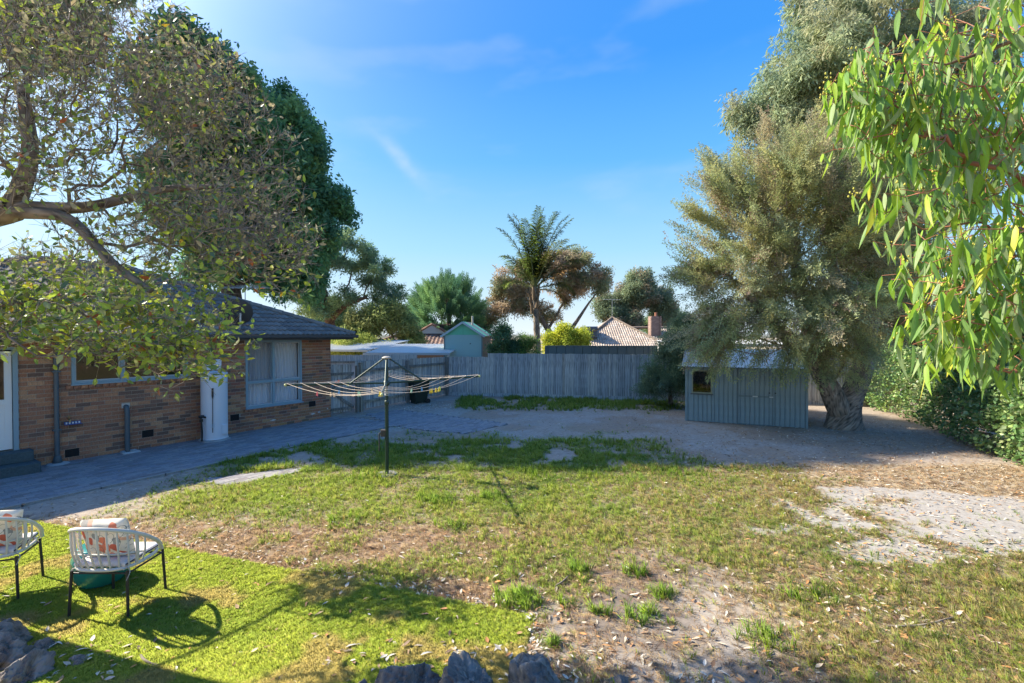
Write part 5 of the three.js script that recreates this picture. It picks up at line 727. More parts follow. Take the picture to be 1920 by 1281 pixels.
// palm
const liveFrond = leafMat({ vertexColors: true, transmission: 0.3 }), deadFrond = leafMat({ vertexColors: true, transmission: 0.15 });
{
  const base = P(1.5, -0.8, 27), t = thing('palm_tree', 'feathery palm with upright fronds rising above the back fence', 'palm', base), r = rng(66), top = 6.2, pts = smooth([V3(0, 0, 0), V3(-0.02, 2, 0), V3(-0.1, 4.2, 0), V3(-0.22, top, 0)], 20);
  part('trunk', new GB().tube(pts, pts.map((p, k) => 0.25 - 0.006 * k + 0.015 * Math.sin(k * 2.2)), 14).geo(), bark([0.30, 0.25, 0.20], 0.02), t);
  const sheath = new GB(); for (let k = 0; k < 9; k++) { const a = k * 2.4, y = top - 1.7 + k * 0.16; sheath.tube([V3(-0.2 + Math.cos(a) * 0.18, y, Math.sin(a) * 0.18), V3(-0.2 + Math.cos(a) * 0.26, y + 0.5, Math.sin(a) * 0.26), V3(-0.2 + Math.cos(a) * 0.45, y + 0.8, Math.sin(a) * 0.45)], [0.1, 0.06, 0.02], 6); } part('old_leaf_bases', sheath.geo(), std([0.28, 0.19, 0.11], 0.9, { map: woodTex }), t);
  const gm = leafMat({ transmission: 0.3, roughness: 0.7 }), live = [[0.17, 0.27, 0.06], [0.23, 0.33, 0.07], [0.29, 0.35, 0.08]], dead = [0.34, 0.22, 0.11];
  const fr = [[0.1, 0.02, 4.7, 0], [2.7, 0.16, 4.7, 0], [0.4, 0.20, 4.9, 0], [3.4, 0.22, 4.4, 0], [5.6, 0.2, 4.5, 0], [1.4, 0.22, 4.5, 0], [-0.2, 0.34, 4.6, 0], [2.9, 0.36, 4.3, 0], [4.4, 0.36, 4.2, 0], [0.3, 0.55, 3.9, 0], [1.9, 0.55, 3.6, 0], [5.4, 0.58, 3.7, 0], [3.8, 0.7, 3.0, 0], [0.0, 0.9, 3.3, 1], [5.9, 1.4, 2.8, 0], [0.4, 1.6, 2.7, 1], [0.1, 0.28, 4.8, 0], [5.9, 0.85, 3.5, 0], [2.6, 1.1, 2.3, 0], [3.1, 0.2, 4.6, 0], [4.9, 0.1, 4.6, 0], [1.0, 0.12, 4.6, 0]];
  fr.forEach(([az, tilt, L, old]) => {
    const b = new GB(true), col = old ? dead : live[Math.floor(r() * 3)], n = 46, rach = []; for (let k = 0; k <= n; k++) { const u = k / n, a = tilt + u * u * u * (0.35 + tilt * 1.0), q = L * u; rach.push({ a }); }
    let p = V3(-0.22, top - 0.1, 0); const pp = [p.clone()]; for (let k = 1; k <= n; k++) { p = p.clone().add(V3(Math.sin(rach[k].a) * Math.cos(az), Math.cos(rach[k].a), -Math.sin(rach[k].a) * Math.sin(az)).multiplyScalar(L / n)); pp.push(p); }
    b.tube(pp, pp.map((_, k) => 0.035 * (1 - k / n) + 0.006), 5, [0.22, 0.24, 0.09], false);
    const side = V3(-Math.sin(az), 0, -Math.cos(az));
    for (let k = 7; k < n; k++) for (const s of [-1, 1]) for (let m = 0; m < 2; m++) {
      const tan = pp[k].clone().sub(pp[k - 1]).normalize(), up = side.clone().cross(tan), l = 0.75 * Math.sin(Math.PI * (0.12 + 0.80 * k / n)) * (0.8 + 0.4 * r()), dir = side.clone().multiplyScalar(s).addScaledVector(tan, 0.7 + 0.3 * r()).addScaledVector(up, (r() - 0.6) * 0.9).normalize(), A = pp[k].clone().addScaledVector(tan, m * L / n / 2), mid = A.clone().addScaledVector(dir, l * 0.5), end = A.clone().addScaledVector(dir, l).add(V3(0, -0.28 * l, 0)), w = tan.clone().multiplyScalar(0.02), c = jit(col, r, 0.25);
      const i0 = b.p.length / 3, nn = dir.clone().cross(tan).normalize(); for (const q of [A.clone().sub(w.clone().multiplyScalar(0.5)), A.clone().add(w.clone().multiplyScalar(0.5)), mid.clone().sub(w), mid.clone().add(w), end]) b.v(q.x, q.y, q.z, nn.x, nn.y, nn.z, 0, 0, c); b.i.push(i0, i0 + 1, i0 + 3, i0, i0 + 3, i0 + 2, i0 + 2, i0 + 3, i0 + 4);
    }
    part('frond', b.geo(), old ? deadFrond : liveFrond, t);
  });
}

// ---------- neighbours beyond the fences ----------
function tiledPlane(b, o, ax, up, len, sl, lo, hi, pw, ph, tones, r) {      // rows of small rolled tiles laid up a slope
  const n = ax.clone().cross(up); for (let j = 0; j * ph < sl; j++) for (let k = 0; k * pw < len; k++) {
    const a0 = Math.max(k * pw, lo((j + 0.5) * ph)), a1 = Math.min((k + 1) * pw, hi((j + 0.5) * ph)); if (a1 - a0 < 0.03) continue; const c = jit(tones[Math.floor(r() * tones.length)], r, 0.12), q = (a, v, h) => o.clone().addScaledVector(ax, a).addScaledVector(up, v).addScaledVector(n, h), m = (a0 + a1) / 2, y0 = j * ph, y1 = Math.min(sl, (j + 1) * ph + 0.02);
    b.quad(q(a0, y0, 0.02), q(m, y0, 0.075), q(m, y1, 0.055), q(a0, y1, 0), c).quad(q(m, y0, 0.075), q(a1, y0, 0.02), q(a1, y1, 0), q(m, y1, 0.055), c).quad(q(a0, y0, -0.01), q(a1, y0, -0.01), q(a1, y0, 0.02), q(a0, y0, 0.02), c); b.quad(q(a0, y0, 0.02), q(a1, y0, 0.02), q(m, y0, 0.075), q(m, y0, 0.075), c);
  }
}
const vcol = (rough) => std([1, 1, 1], rough, { vertexColors: true, side: THREE.DoubleSide });
{
  const d = 40, t = thing('tiled_house', 'neighbouring house with light brown tiled roof and brick chimney', 'house', P(9.6, -0.8, d)), r = rng(31), eave = 1.95, w = 4.6, rise = 3.1, dep = 5, sl = Math.hypot(dep, rise);
  part('wall', boxAt(13.4, eave, 9, 2.2, eave / 2, -5), std([0.32, 0.2, 0.14], 0.9, { map: speckle }), t);
  const b = new GB(true), tones = [[0.42, 0.34, 0.275], [0.48, 0.39, 0.32], [0.36, 0.29, 0.235]];
  // the hipped front face and a lower wing to the right
  tiledPlane(b, V3(-w, eave, 0), V3(1, 0, 0), V3(0, rise, -dep).normalize(), 2 * w, sl, (v) => v * w / sl, (v) => 2 * w - v * w / sl, 0.21, 0.33, tones, r);
  tiledPlane(b, V3(-w, eave, -2 * dep), V3(0, 0, 1), V3(w, rise, 0).normalize(), 2 * dep, Math.hypot(w, rise), (v) => v * dep / Math.hypot(w, rise), (v) => 2 * dep - v * dep / Math.hypot(w, rise), 0.3, 0.33, tones, r);
  tiledPlane(b, V3(0.3, eave, 0.03), V3(1, 0, 0), V3(0, 2.1, -3.4).normalize(), 8.7, 4.0, (v) => 1.6 + v * 0.4, () => 8.7, 0.21, 0.33, tones, r);
  part('roof_tiles', b.geo(), vcol(0.7), t, true);
  const cap = new GB(), cc = std([0.25, 0.19, 0.145], 0.8); cap.tube([V3(-w, eave + 0.06, 0), V3(0, eave + rise + 0.07, -dep)], 0.11, 8).tube([V3(w * 0.72, eave + rise * 0.28 + 0.06, -dep * 0.28), V3(0, eave + rise + 0.07, -dep)], 0.11, 8).tube([V3(1.5, eave + 2.17, -3.4), V3(9, eave + 2.17, -3.4)], 0.11, 8); part('ridge_caps', cap.geo(), cc, t); part('gutter', boxAt(13.6, 0.12, 0.12, 2.2, eave - 0.02, 0.06), std([0.2, 0.2, 0.19], 0.6), t);
  const ch = new THREE.Group(); ch.name = 'chimney'; ch.position.set(3.35, eave + 0.6, -2.6); t.add(ch); const cb = new GB(true), ct = [[0.33, 0.22, 0.18], [0.38, 0.26, 0.21], [0.28, 0.19, 0.16]]; for (let j = 0; j < 30; j++) for (let k = 0; k < 4; k++) for (const s of [0, 1, 2, 3]) { const g = bx(0.225, 0.078, 0.1), a = -0.36 + k * 0.24 + (j % 2 ? 0.12 : 0), m = new THREE.Matrix4().makeRotationY(s * Math.PI / 2).multiply(new THREE.Matrix4().makeTranslation(clamp(a, -0.36, 0.36), j * 0.086 + 0.04, 0.41)); cb.add(g, m, ct[Math.floor(r() * 3)]); } part('chimney_bricks', cb.geo(), vcol(0.9), ch, true); part('chimney_core', boxAt(0.84, 2.58, 0.84, 0, 1.29, 0), std([0.36, 0.3, 0.27], 0.9), ch); part('chimney_pot', lathe([[0.12, 0], [0.11, 0.3], [0.14, 0.34], [0.1, 0.35], [0.09, 0]], 12).translate(0.1, 2.58, 0), std([0.36, 0.15, 0.09], 0.8), ch);
  antenna(P(9.6, 4.3, d + dep), 0.1, 'slim television antenna on the peak of the brown tiled roof', 1.75, 1.6, 6);
}
solo('roof_cooler', (() => { const b = new GB(); b.add(bevelBox(1.25, 1.0, 1.25, 0.08), _m.makeTranslation(0, 0.55, 0)); for (let k = 0; k < 7; k++) b.box(1.12, 0.05, 0.05, 0, 0.2 + k * 0.11, 0.64); return b.geo(); })(), std([0.11, 0.14, 0.19], 0.5), 'dark blue louvred cooler box on the brown tiled roof', 'air cooler', P(7.0, 2.35, 42.2));
{
  const t = thing('steel_fence', 'plain grey green steel fence standing above the timber palings', 'fence', P(1.55, -0.5, 21.9), -0.06), m = std([0.105, 0.135, 0.135], 0.6); for (let k = 0; k < 3; k++) { part('panel', ribbed(2.36, 0.02, 2.62, 0.4, 0.03, 0.1).translate(k * 2.4 + 0.02, 0, 0), std([0.105, 0.135, 0.135], 0.6, { side: THREE.DoubleSide }), t); part('top_rail', boxAt(2.38, 0.05, 0.06, k * 2.4 + 1.2, 2.625, 0), m, t); part('post', boxAt(0.05, 2.62, 0.07, k * 2.4, 1.31, 0.012), m, t); }
}
{
  const t = thing('cubby_house', 'pale teal weatherboard cubby with bright green gable and roof', 'cubby', P(-3.45, -0.5, 24), -0.12), wb = std([0.36, 0.52, 0.49], 0.7), gr = std([0.17, 0.55, 0.33], 0.6), W = 1.95, D = 2.4, H = 3.15, r = rng(9);
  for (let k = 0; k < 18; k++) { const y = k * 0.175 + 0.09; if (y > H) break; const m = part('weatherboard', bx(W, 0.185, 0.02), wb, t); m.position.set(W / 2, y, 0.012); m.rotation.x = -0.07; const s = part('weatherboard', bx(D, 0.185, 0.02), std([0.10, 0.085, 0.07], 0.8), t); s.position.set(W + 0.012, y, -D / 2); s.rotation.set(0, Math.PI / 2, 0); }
  part('core', boxAt(W - 0.02, H, D - 0.02, W / 2, H / 2, -D / 2 - 0.005), wb, t); for (const x of [0, W]) part('corner_board', boxAt(0.06, H, 0.05, x, H / 2, 0.02), std([0.16, 0.2, 0.2], 0.7), t);
  const s = new THREE.Shape(); s.moveTo(0, 0); s.lineTo(W, 0); s.lineTo(W / 2, 0.62); s.closePath(); for (const z of [0, -D]) part('gable', new THREE.ExtrudeGeometry(s, { depth: 0.03, bevelEnabled: false }).translate(0, H, z), gr, t); part('gable_joint', boxAt(0.012, 0.58, 0.006, W / 2, H + 0.29, 0.036), std([0.08, 0.3, 0.17], 0.6), t);
  const a = Math.atan2(0.62, W / 2), L = Math.hypot(W / 2, 0.62) + 0.2; for (const q of [-1, 1]) { for (const [k, mm] of [[0, gr], [1, std([0.26, 0.26, 0.25], 0.6)], [2, gr]]) { const m = part('roof_sheet', bx(L, 0.03, (D + 0.3) / 3 - 0.01), mm, t); m.rotation.z = -q * a; m.position.set(W / 2 + q * (L / 2 - 0.01) * Math.cos(a), H + 0.66 - (L / 2 - 0.01) * Math.sin(a), 0.15 - (D + 0.3) / 3 * (k + 0.5)); } const m = part('barge_board', bx(L, 0.1, 0.03), std([0.5, 0.55, 0.56], 0.6), t); m.rotation.z = -q * a; m.position.set(W / 2 + q * L / 2 * Math.cos(a), H + 0.63 - L / 2 * Math.sin(a), 0.17); }
  part('vent_hole', new THREE.CylinderGeometry(0.03, 0.03, 0.03, 10).rotateX(Math.PI / 2).translate(1.35, 2.7, 0.03), black, t); part('flue', cyl(0.05, 0.05, 0.5, 10).translate(1.25, H + 0.5, -1), std([0.45, 0.42, 0.36], 0.7), t);
}
{
  const d = 34, t = thing('brown_roofed_house', 'neighbouring house with low brown tiled roof and pale gablet', 'house', P(-6.6, -0.8, d)), r = rng(32), e = 2.35, b = new GB(true), tn = [[0.20, 0.11, 0.085], [0.15, 0.09, 0.075], [0.26, 0.16, 0.12], [0.12, 0.075, 0.065]];
  part('wall', boxAt(12, e, 8, 1.6, e / 2, -4.6), std([0.3, 0.2, 0.15], 0.9, { map: speckle }), t); tiledPlane(b, V3(-4.6, e, 0), V3(1, 0, 0), V3(0, 1.8, -4).normalize(), 12.4, 4.39, (v) => v * 1.0, (v) => 12.4 - v * 0.9, 0.3, 0.33, tn, r); part('roof_tiles', b.geo(), vcol(0.75), t, true);
  const c = new GB(); c.tube([V3(-4.6, e + 0.06, 0), V3(-0.5, e + 1.86, -4)], 0.11, 8).tube([V3(-0.5, e + 1.86, -4), V3(4, e + 1.86, -4)], 0.11, 8).tube([V3(-0.9, e + 1.2, -2.4), V3(0.4, e + 1.95, -2.5)], 0.09, 8).tube([V3(1.7, e + 1.2, -2.4), V3(0.4, e + 1.95, -2.5)], 0.09, 8); part('ridge_caps', c.geo(), std([0.26, 0.12, 0.08], 0.8), t);
  const s = new THREE.Shape(); s.moveTo(-1.15, 0); s.lineTo(1.15, 0); s.lineTo(0, 0.66); s.closePath(); part('gablet', new THREE.ExtrudeGeometry(s, { depth: 0.06, bevelEnabled: false }).translate(0.4, e + 1.2, -2.5), std([0.5, 0.53, 0.54], 0.7), t);
  const g2 = new GB(true); for (const q of [-1, 1]) tiledPlane(g2, q < 0 ? V3(0.4 - 1.35, e + 1.14, -4.4) : V3(0.4 + 1.35, e + 1.14, -2.3), q < 0 ? V3(0, 0, 1) : V3(0, 0, -1), V3(-q * 1.35, 0.8, 0).normalize(), 2.1, 1.57, () => 0, () => 2.1, 0.3, 0.33, tn, r); part('gablet_tiles', g2.geo(), vcol(0.75), t, true);
}
function patioRoof(name, label, pos, turn, w, l, pitch, col, tr) {
  const t = thing(name, label, 'patio roof', pos, turn), h = -pos.y; const m = new THREE.MeshPhysicalMaterial({ color: new THREE.Color().setRGB(...col), roughness: 0.45, transmission: tr, thickness: 0, side: THREE.DoubleSide }), n = Math.round(w / 0.8);
  for (let k = 0; k < n; k++) { const s = part('roof_sheet', corrugated(w / n + 0.04, l, 0.11, 0.014), m, t); s.position.set(k * w / n, 2.4, 0); s.rotation.x = pitch; }
  for (let k = 0; k < 4; k++) { const s = part('beam', bx(w, 0.09, 0.045), whitePaint, t); const z = l * (0.03 + 0.3 * k); s.position.set(w / 2, 2.34 + z * Math.sin(pitch), -z * Math.cos(pitch)); } part('gutter', boxAt(w + 0.1, 0.11, 0.1, w / 2, 2.36, 0.07), std([0.42, 0.45, 0.46], 0.6), t);
  for (const x of [0.05, w / 2, w - 0.05]) part('post', boxAt(0.09, 2.34, 0.09, x, 1.15, -0.1), whitePaint, t); for (const x of [0.05, w - 0.05]) part('post', boxAt(0.09, 2.4 + l * 0.9 * Math.sin(pitch), 0.09, x, 1.15 + l * 0.45 * Math.sin(pitch) - 0.05, -l * 0.9), whitePaint, t);
}
patioRoof('patio_cover', 'pale translucent corrugated patio roof beyond the side fence', P(-7.1, -0.62, 22.6), -0.05, 4.1, 4.2, 0.085, [0.68, 0.69, 0.68], 0.25);
patioRoof('pergola_cover', 'white slatted pergola roof seen past the brick corner', P(-12.6, -0.55, 26.5), -0.35, 5.4, 4.0, 0.12, [0.72, 0.73, 0.72], 0.2);
patioRoof('lean_to_cover', 'galvanised lean to roof showing behind the shed', P(6.9, -0.15, 19.2), 0.12, 8.8, 2.4, 0.06, [0.55, 0.56, 0.57], 0.0);
{
  const r = rng(27), x0 = -9.5, d0 = 21.4, x1 = -4.4, d1 = 21.9, len = Math.hypot(x1 - x0, d1 - d0), f = thing('neighbour_fence', 'pale grey paling fence behind the gate and pergola', 'fence', P(x0, 0, d0), turnOf(x0, d0, x1, d1)); palings(f, len, () => 1.72, r, -0.1, 0.096, 0, () => 3); part('rail', boxAt(len, 0.08, 0.04, len / 2, 1.4, 0.03), paleRail, f);
}

// ---------- ivy along the right side ----------
{
  const r = rng(61), t = thing('ivy_hedge', 'mounded glossy green ivy smothering the right hand fence', 'ivy', P(11.6, 0, 12)), base = V3(11.6, 0, -12), path = smooth([V3(14.2, 0, -19.5), V3(13.4, 0, -16.5), V3(12.5, 0, -13.6), V3(11.4, 0, -11), V3(10.6, 0, -9.0), V3(10.3, 0, -7.2)], 60), mats = [], cols = [], stems = new GB(), cs = [[0.14, 0.26, 0.08], [0.19, 0.32, 0.09], [0.11, 0.21, 0.08], [0.28, 0.38, 0.11], [0.33, 0.39, 0.18]], q = new THREE.Quaternion();
  const N = 5200; for (let k = 0; k < N; k++) {
    const u = r(), c = path[Math.floor(u * 60)], b = 0.75 + 0.5 * fbm(u * 14, 2, 0, 3), hgt = (1.95 - 0.35 * u) * (0.8 + 0.4 * fbm(u * 9 + 4, 6, 0, 3)), a = r() * 3.0 + 0.05, s = 0.72 + 0.32 * Math.sqrt(r()), lump = 0.85 + 0.35 * fbm(u * 22, a * 2.2, 3, 2), x = -Math.cos(a) * b * s * lump + 0.35, y = Math.sin(a) * hgt * s * lump; if (x > 0.9) continue;
    const p = c.clone().add(V3(x, Math.max(0.03, y), (r() - 0.5) * 0.3 + x * -0.3)).sub(base); q.setFromEuler(new THREE.Euler(-0.5 + (r() - 0.5) * 1.4, r() * 6.283, (r() - 0.5) * 1.4)); const sc = 0.8 + 0.5 * r(); mats.push(new THREE.Matrix4().compose(p, q, V3(sc, sc, sc))); cols.push(jit(cs[Math.floor(r() * 5)], r, 0.25));
    if (k % 14 === 0) stems.tube([c.clone().add(V3(0.5, Math.max(0.05, y * 0.3), 0)).sub(base), p.clone().lerp(c.clone().sub(base), 0.3).add(V3(0, 0.05, 0)), p], [0.012, 0.009, 0.004], 4, null, false);
  }
  part('stems', stems.geo(), BARK.brown, t, true);
  const lf = (() => { const b = new GB(), M = new THREE.Matrix4(), rr = rng(71), qq = new THREE.Quaternion(), l = leafShape(0.075, 0.075, 2, 0, 0.18, 0.55, 0.1); for (let k = 0; k < 9; k++) { qq.setFromEuler(new THREE.Euler(-1.1 + (rr() - 0.5) * 1.5, rr() * 6.283, (rr() - 0.5))); M.compose(V3(rr() - 0.5, (rr() - 0.5) * 0.7, rr() - 0.5).multiplyScalar(0.26), qq, V3(1, 1, 1).multiplyScalar(0.7 + 0.7 * rr())); b.add(l, M); } return b.geo(); })();
  copies('foliage', lf, new THREE.MeshPhysicalMaterial({ color: 0xffffff, roughness: 0.95, specularIntensity: 0.4, transmission: 0.25, thickness: 0, side: THREE.DoubleSide, clearcoat: 0.6, clearcoatRoughness: 0.3 }), mats, cols, t);
}

// leaf surface: midrib, veins, blotches and nibbled brown margins
const leafTex = colorTex(256, (u, v) => { const m = Math.exp(-(((u - 0.5) / 0.03) ** 2)), vein = 0.10 * Math.pow(Math.abs(Math.sin((v * 14 + Math.abs(u - 0.5) * 9) * Math.PI)), 12), b = tfbm(u, v, 5, 4, 131), sp = ramp(0.66, 0.76, tfbm(u, v, 9, 3, 137)), tip = ramp(0.80, 1.0, v + 0.25 * (b - 0.5)), g = 0.98 + 0.5 * (b - 0.5) + 0.3 * m + vein; return mixc([g, g, g * (0.8 + 0.4 * m)], [0.85, 0.42, 0.25], clamp(0.6 * sp + 0.35 * tip)); });
// ---------- leafy tree reaching in from the left ----------
{
  const r = rng(1201), base = P(-6.3, 0, 4.5), t = thing('broadleaf_tree', 'leafy tree with grey crooked limbs and dense twigs at left', 'tree', base);
  const rel = (q) => ({ p: P(q[0], q[1], q[2]).sub(base), r: q[3] });
  const lobes = [[-4.4, 4.95, 4.4, 1.5, 0.95, 1.0], [-3.1, 4.4, 4.6, 1.0, 0.85, 0.8], [-2.55, 3.75, 4.7, 0.62, 0.7, 0.6], [-3.7, 2.85, 4.3, 1.25, 0.46, 0.6], [-3.0, 2.6, 4.35, 0.52, 0.46, 0.45], [-4.6, 2.75, 4.2, 0.7, 0.35, 0.5], [-3.4, 3.6, 4.5, 1.0, 0.5, 0.6], [-5.2, 5.6, 4.6, 1.5, 0.8, 1.1], [-4.6, 2.9, 3.9, 0.55, 0.33, 0.45], [-3.7, 5.35, 4.8, 0.95, 0.55, 0.8], [-2.3, 3.45, 4.75, 0.35, 0.5, 0.4], [-3.0, 3.6, 4.4, 0.8, 0.5, 0.6], [-4.3, 4.2, 4.0, 0.9, 0.55, 0.5], [-3.05, 5.0, 4.7, 0.55, 0.5, 0.5], [-3.6, 2.72, 4.2, 1.1, 0.38, 0.5], [-3.1, 2.5, 4.3, 0.5, 0.36, 0.4], [-4.5, 3.1, 4.3, 0.8, 0.35, 0.5], [-5.2, 3.0, 5.9, 0.8, 0.4, 0.45], [-4.5, 2.75, 5.6, 0.6, 0.3, 0.4], [-5.8, 3.5, 6.1, 0.8, 0.45, 0.45]];
  const pts = lobePoints(lobes, 4900, r, 0.1).map((p) => p.sub(base));
  const chains = grow([[[-6.3, -0.2, 4.5, 0.24], [-6.2, 1.6, 4.5, 0.2], [-5.8, 3.0, 4.45, 0.16], [-5.2, 3.65, 4.4, 0.13], [-4.65, 3.82, 4.4, 0.105]].map(rel), [[-4.65, 3.82, 4.4, 0.075], [-4.5, 4.3, 4.4, 0.065], [-4.55, 4.9, 4.4, 0.045]].map(rel), [[-4.65, 3.8, 4.4, 0.06], [-4.1, 3.72, 4.35, 0.05], [-3.65, 3.3, 4.3, 0.04], [-3.3, 3.05, 4.3, 0.025]].map(rel), [[-4.65, 3.84, 4.4, 0.065], [-4.0, 3.86, 4.45, 0.05], [-3.4, 4.05, 4.55, 0.036], [-2.9, 4.1, 4.6, 0.022]].map(rel), [[-5.7, 3.1, 4.45, 0.07], [-5.2, 2.95, 4.2, 0.05], [-4.6, 2.95, 4.0, 0.03]].map(rel)], pts, { alpha: 0.25, seg: 0.12, tip: 0.0016, bend: 0.22, seed: 9, e: 2.1 });
  const bm = bark([0.38, 0.30, 0.24], 0.006), tw = bark([0.66, 0.55, 0.47], 0.002), twigs = new GB(); let limbs = 0; const ends = [];
  chains.forEach((ch, k) => { const R = ch[0].r, pp = ch.map((n) => n.p), rr = ch.map((n) => n.r); if (k === 0 || (ch[1] && ch[1].fix)) part(k ? 'stem' : 'trunk', new GB().tube(pp, rr, 12).geo(), bm, t); else if (R > 0.009 && limbs < 60) { part('limb', new GB().tube(pp, rr, 7).geo(), bm, t); limbs++; } else twigs.tube(pp, rr, 4, null, false); for (let j = 1; j < ch.length; j++) if (ch[j].r < 0.009) ends.push([ch[j].p, ch[j].p.clone().sub(ch[j - 1].p).normalize()]); });
  // side twigs
  const main = ends.length; for (let e = 0; e < main; e++) { const [p, d] = ends[e]; for (let m = 0; m < (p.y > 3.3 ? 6 : 3); m++) if (r() < 0.8) { const q = d.clone().add(V3(r() - 0.5, r() - 0.4, r() - 0.5).multiplyScalar(1.8)).normalize(), l = 0.05 + 0.13 * r(), a = p.clone().addScaledVector(q, l * 0.5).add(V3(0, (r() - 0.5) * 0.02, 0)), z = p.clone().addScaledVector(q, l); twigs.tube([p, a, z], [0.0023, 0.0018, 0.0012], 3, null, false); if (r() < (p.y > 3.3 ? 0.32 : 0.6)) ends.push([z, q]); } }
  part('twigs', twigs.geo(), tw, t, true);
  const shapes = [leafShape(0.066, 0.032, 3, 0.05, 0.2, 0.72, 0.12), leafShape(0.078, 0.036, 3, -0.08, 0.25, 0.75, 0.2), leafShape(0.055, 0.03, 3, 0.1, 0.15, 0.8, 0.05)], look = (c, tr = 0.35) => new THREE.MeshPhysicalMaterial({ map: leafTex, color: new THREE.Color().setRGB(...c), roughness: 0.95, transmission: tr, thickness: 0, side: THREE.DoubleSide, specularIntensity: 0.4, clearcoat: 0.5, clearcoatRoughness: 0.32 });
  const tones = [[0.28, 0.39, 0.09], [0.18, 0.29, 0.09], [0.44, 0.56, 0.08], [0.38, 0.40, 0.19], [0.60, 0.67, 0.08], [0.12, 0.18, 0.11], [0.42, 0.30, 0.04], [0.45, 0.13, 0.05], [0.42, 0.36, 0.25], [0.34, 0.35, 0.20], [0.50, 0.43, 0.30]], lm = tones.map((c) => look(c)), pick = (h) => { if (r() < 0.42 * ramp(3.0, 3.9, h)) return 8 + Math.floor(r() * 3); const q = r(); return q < 0.26 ? 0 : q < 0.44 ? 1 : q < 0.66 ? 2 : q < 0.80 ? 3 : q < 0.88 ? 4 : q < 0.965 ? 5 : q < 0.988 ? 6 : 7; };
  const list = []; for (const [p, d] of ends) { const low = ramp(3.5, 2.9, p.y), n = Math.floor((p.x + base.x > -2.75 && p.y > 3 ? 0.6 : 0.9) + r() * (1.0 + 1.2 * low)); for (let k = 0; k < n; k++) { const q = d.clone().multiplyScalar(0.6).add(V3(r() - 0.5, r() - 0.55, r() - 0.5).multiplyScalar(1.7)).normalize(); list.push({ p: p.clone().addScaledVector(q, 0.012), q: new THREE.Quaternion().setFromUnitVectors(UPV, q).multiply(new THREE.Quaternion().setFromAxisAngle(UPV, r() * 6.283)), s: (0.7 + 0.6 * r()) * (1.05 - 0.15 * ramp(3.2, 4, p.y)), tone: pick(p.y), sh: Math.floor(r() * 3) }); } }
  const eye = V3(0, 2.65, 0).sub(base), vis = (l) => { const w = l.p.clone().add(base); return Math.abs(w.x) < 1.07 * -w.z && w.y > 2.0 && w.y - 2.65 < -w.z * 0.71; };
  list.sort((a, b) => (vis(a) ? a.p.distanceTo(eye) / a.s : 99) - (vis(b) ? b.p.distanceTo(eye) / b.s : 99));
  const mats = [[], [], []], cols = [[], [], []]; list.forEach((l, k) => { if (k < 300) { const m = part(k ? 'leaf_' + String(k).padStart(3, '0') : 'leaf', shapes[l.sh], lm[l.tone], t); m.position.copy(l.p); m.quaternion.copy(l.q); m.scale.setScalar(l.s); } else { mats[l.sh].push(new THREE.Matrix4().compose(l.p, l.q, V3(l.s, l.s, l.s))); cols[l.sh].push(jit(tones[l.tone], r, 0.2)); } });
  shapes.forEach((g, k) => copies('more_leaves', g, look([1, 1, 1]), mats[k], cols[k], t)); console.log('broadleaf', list.length, ends.length);
}

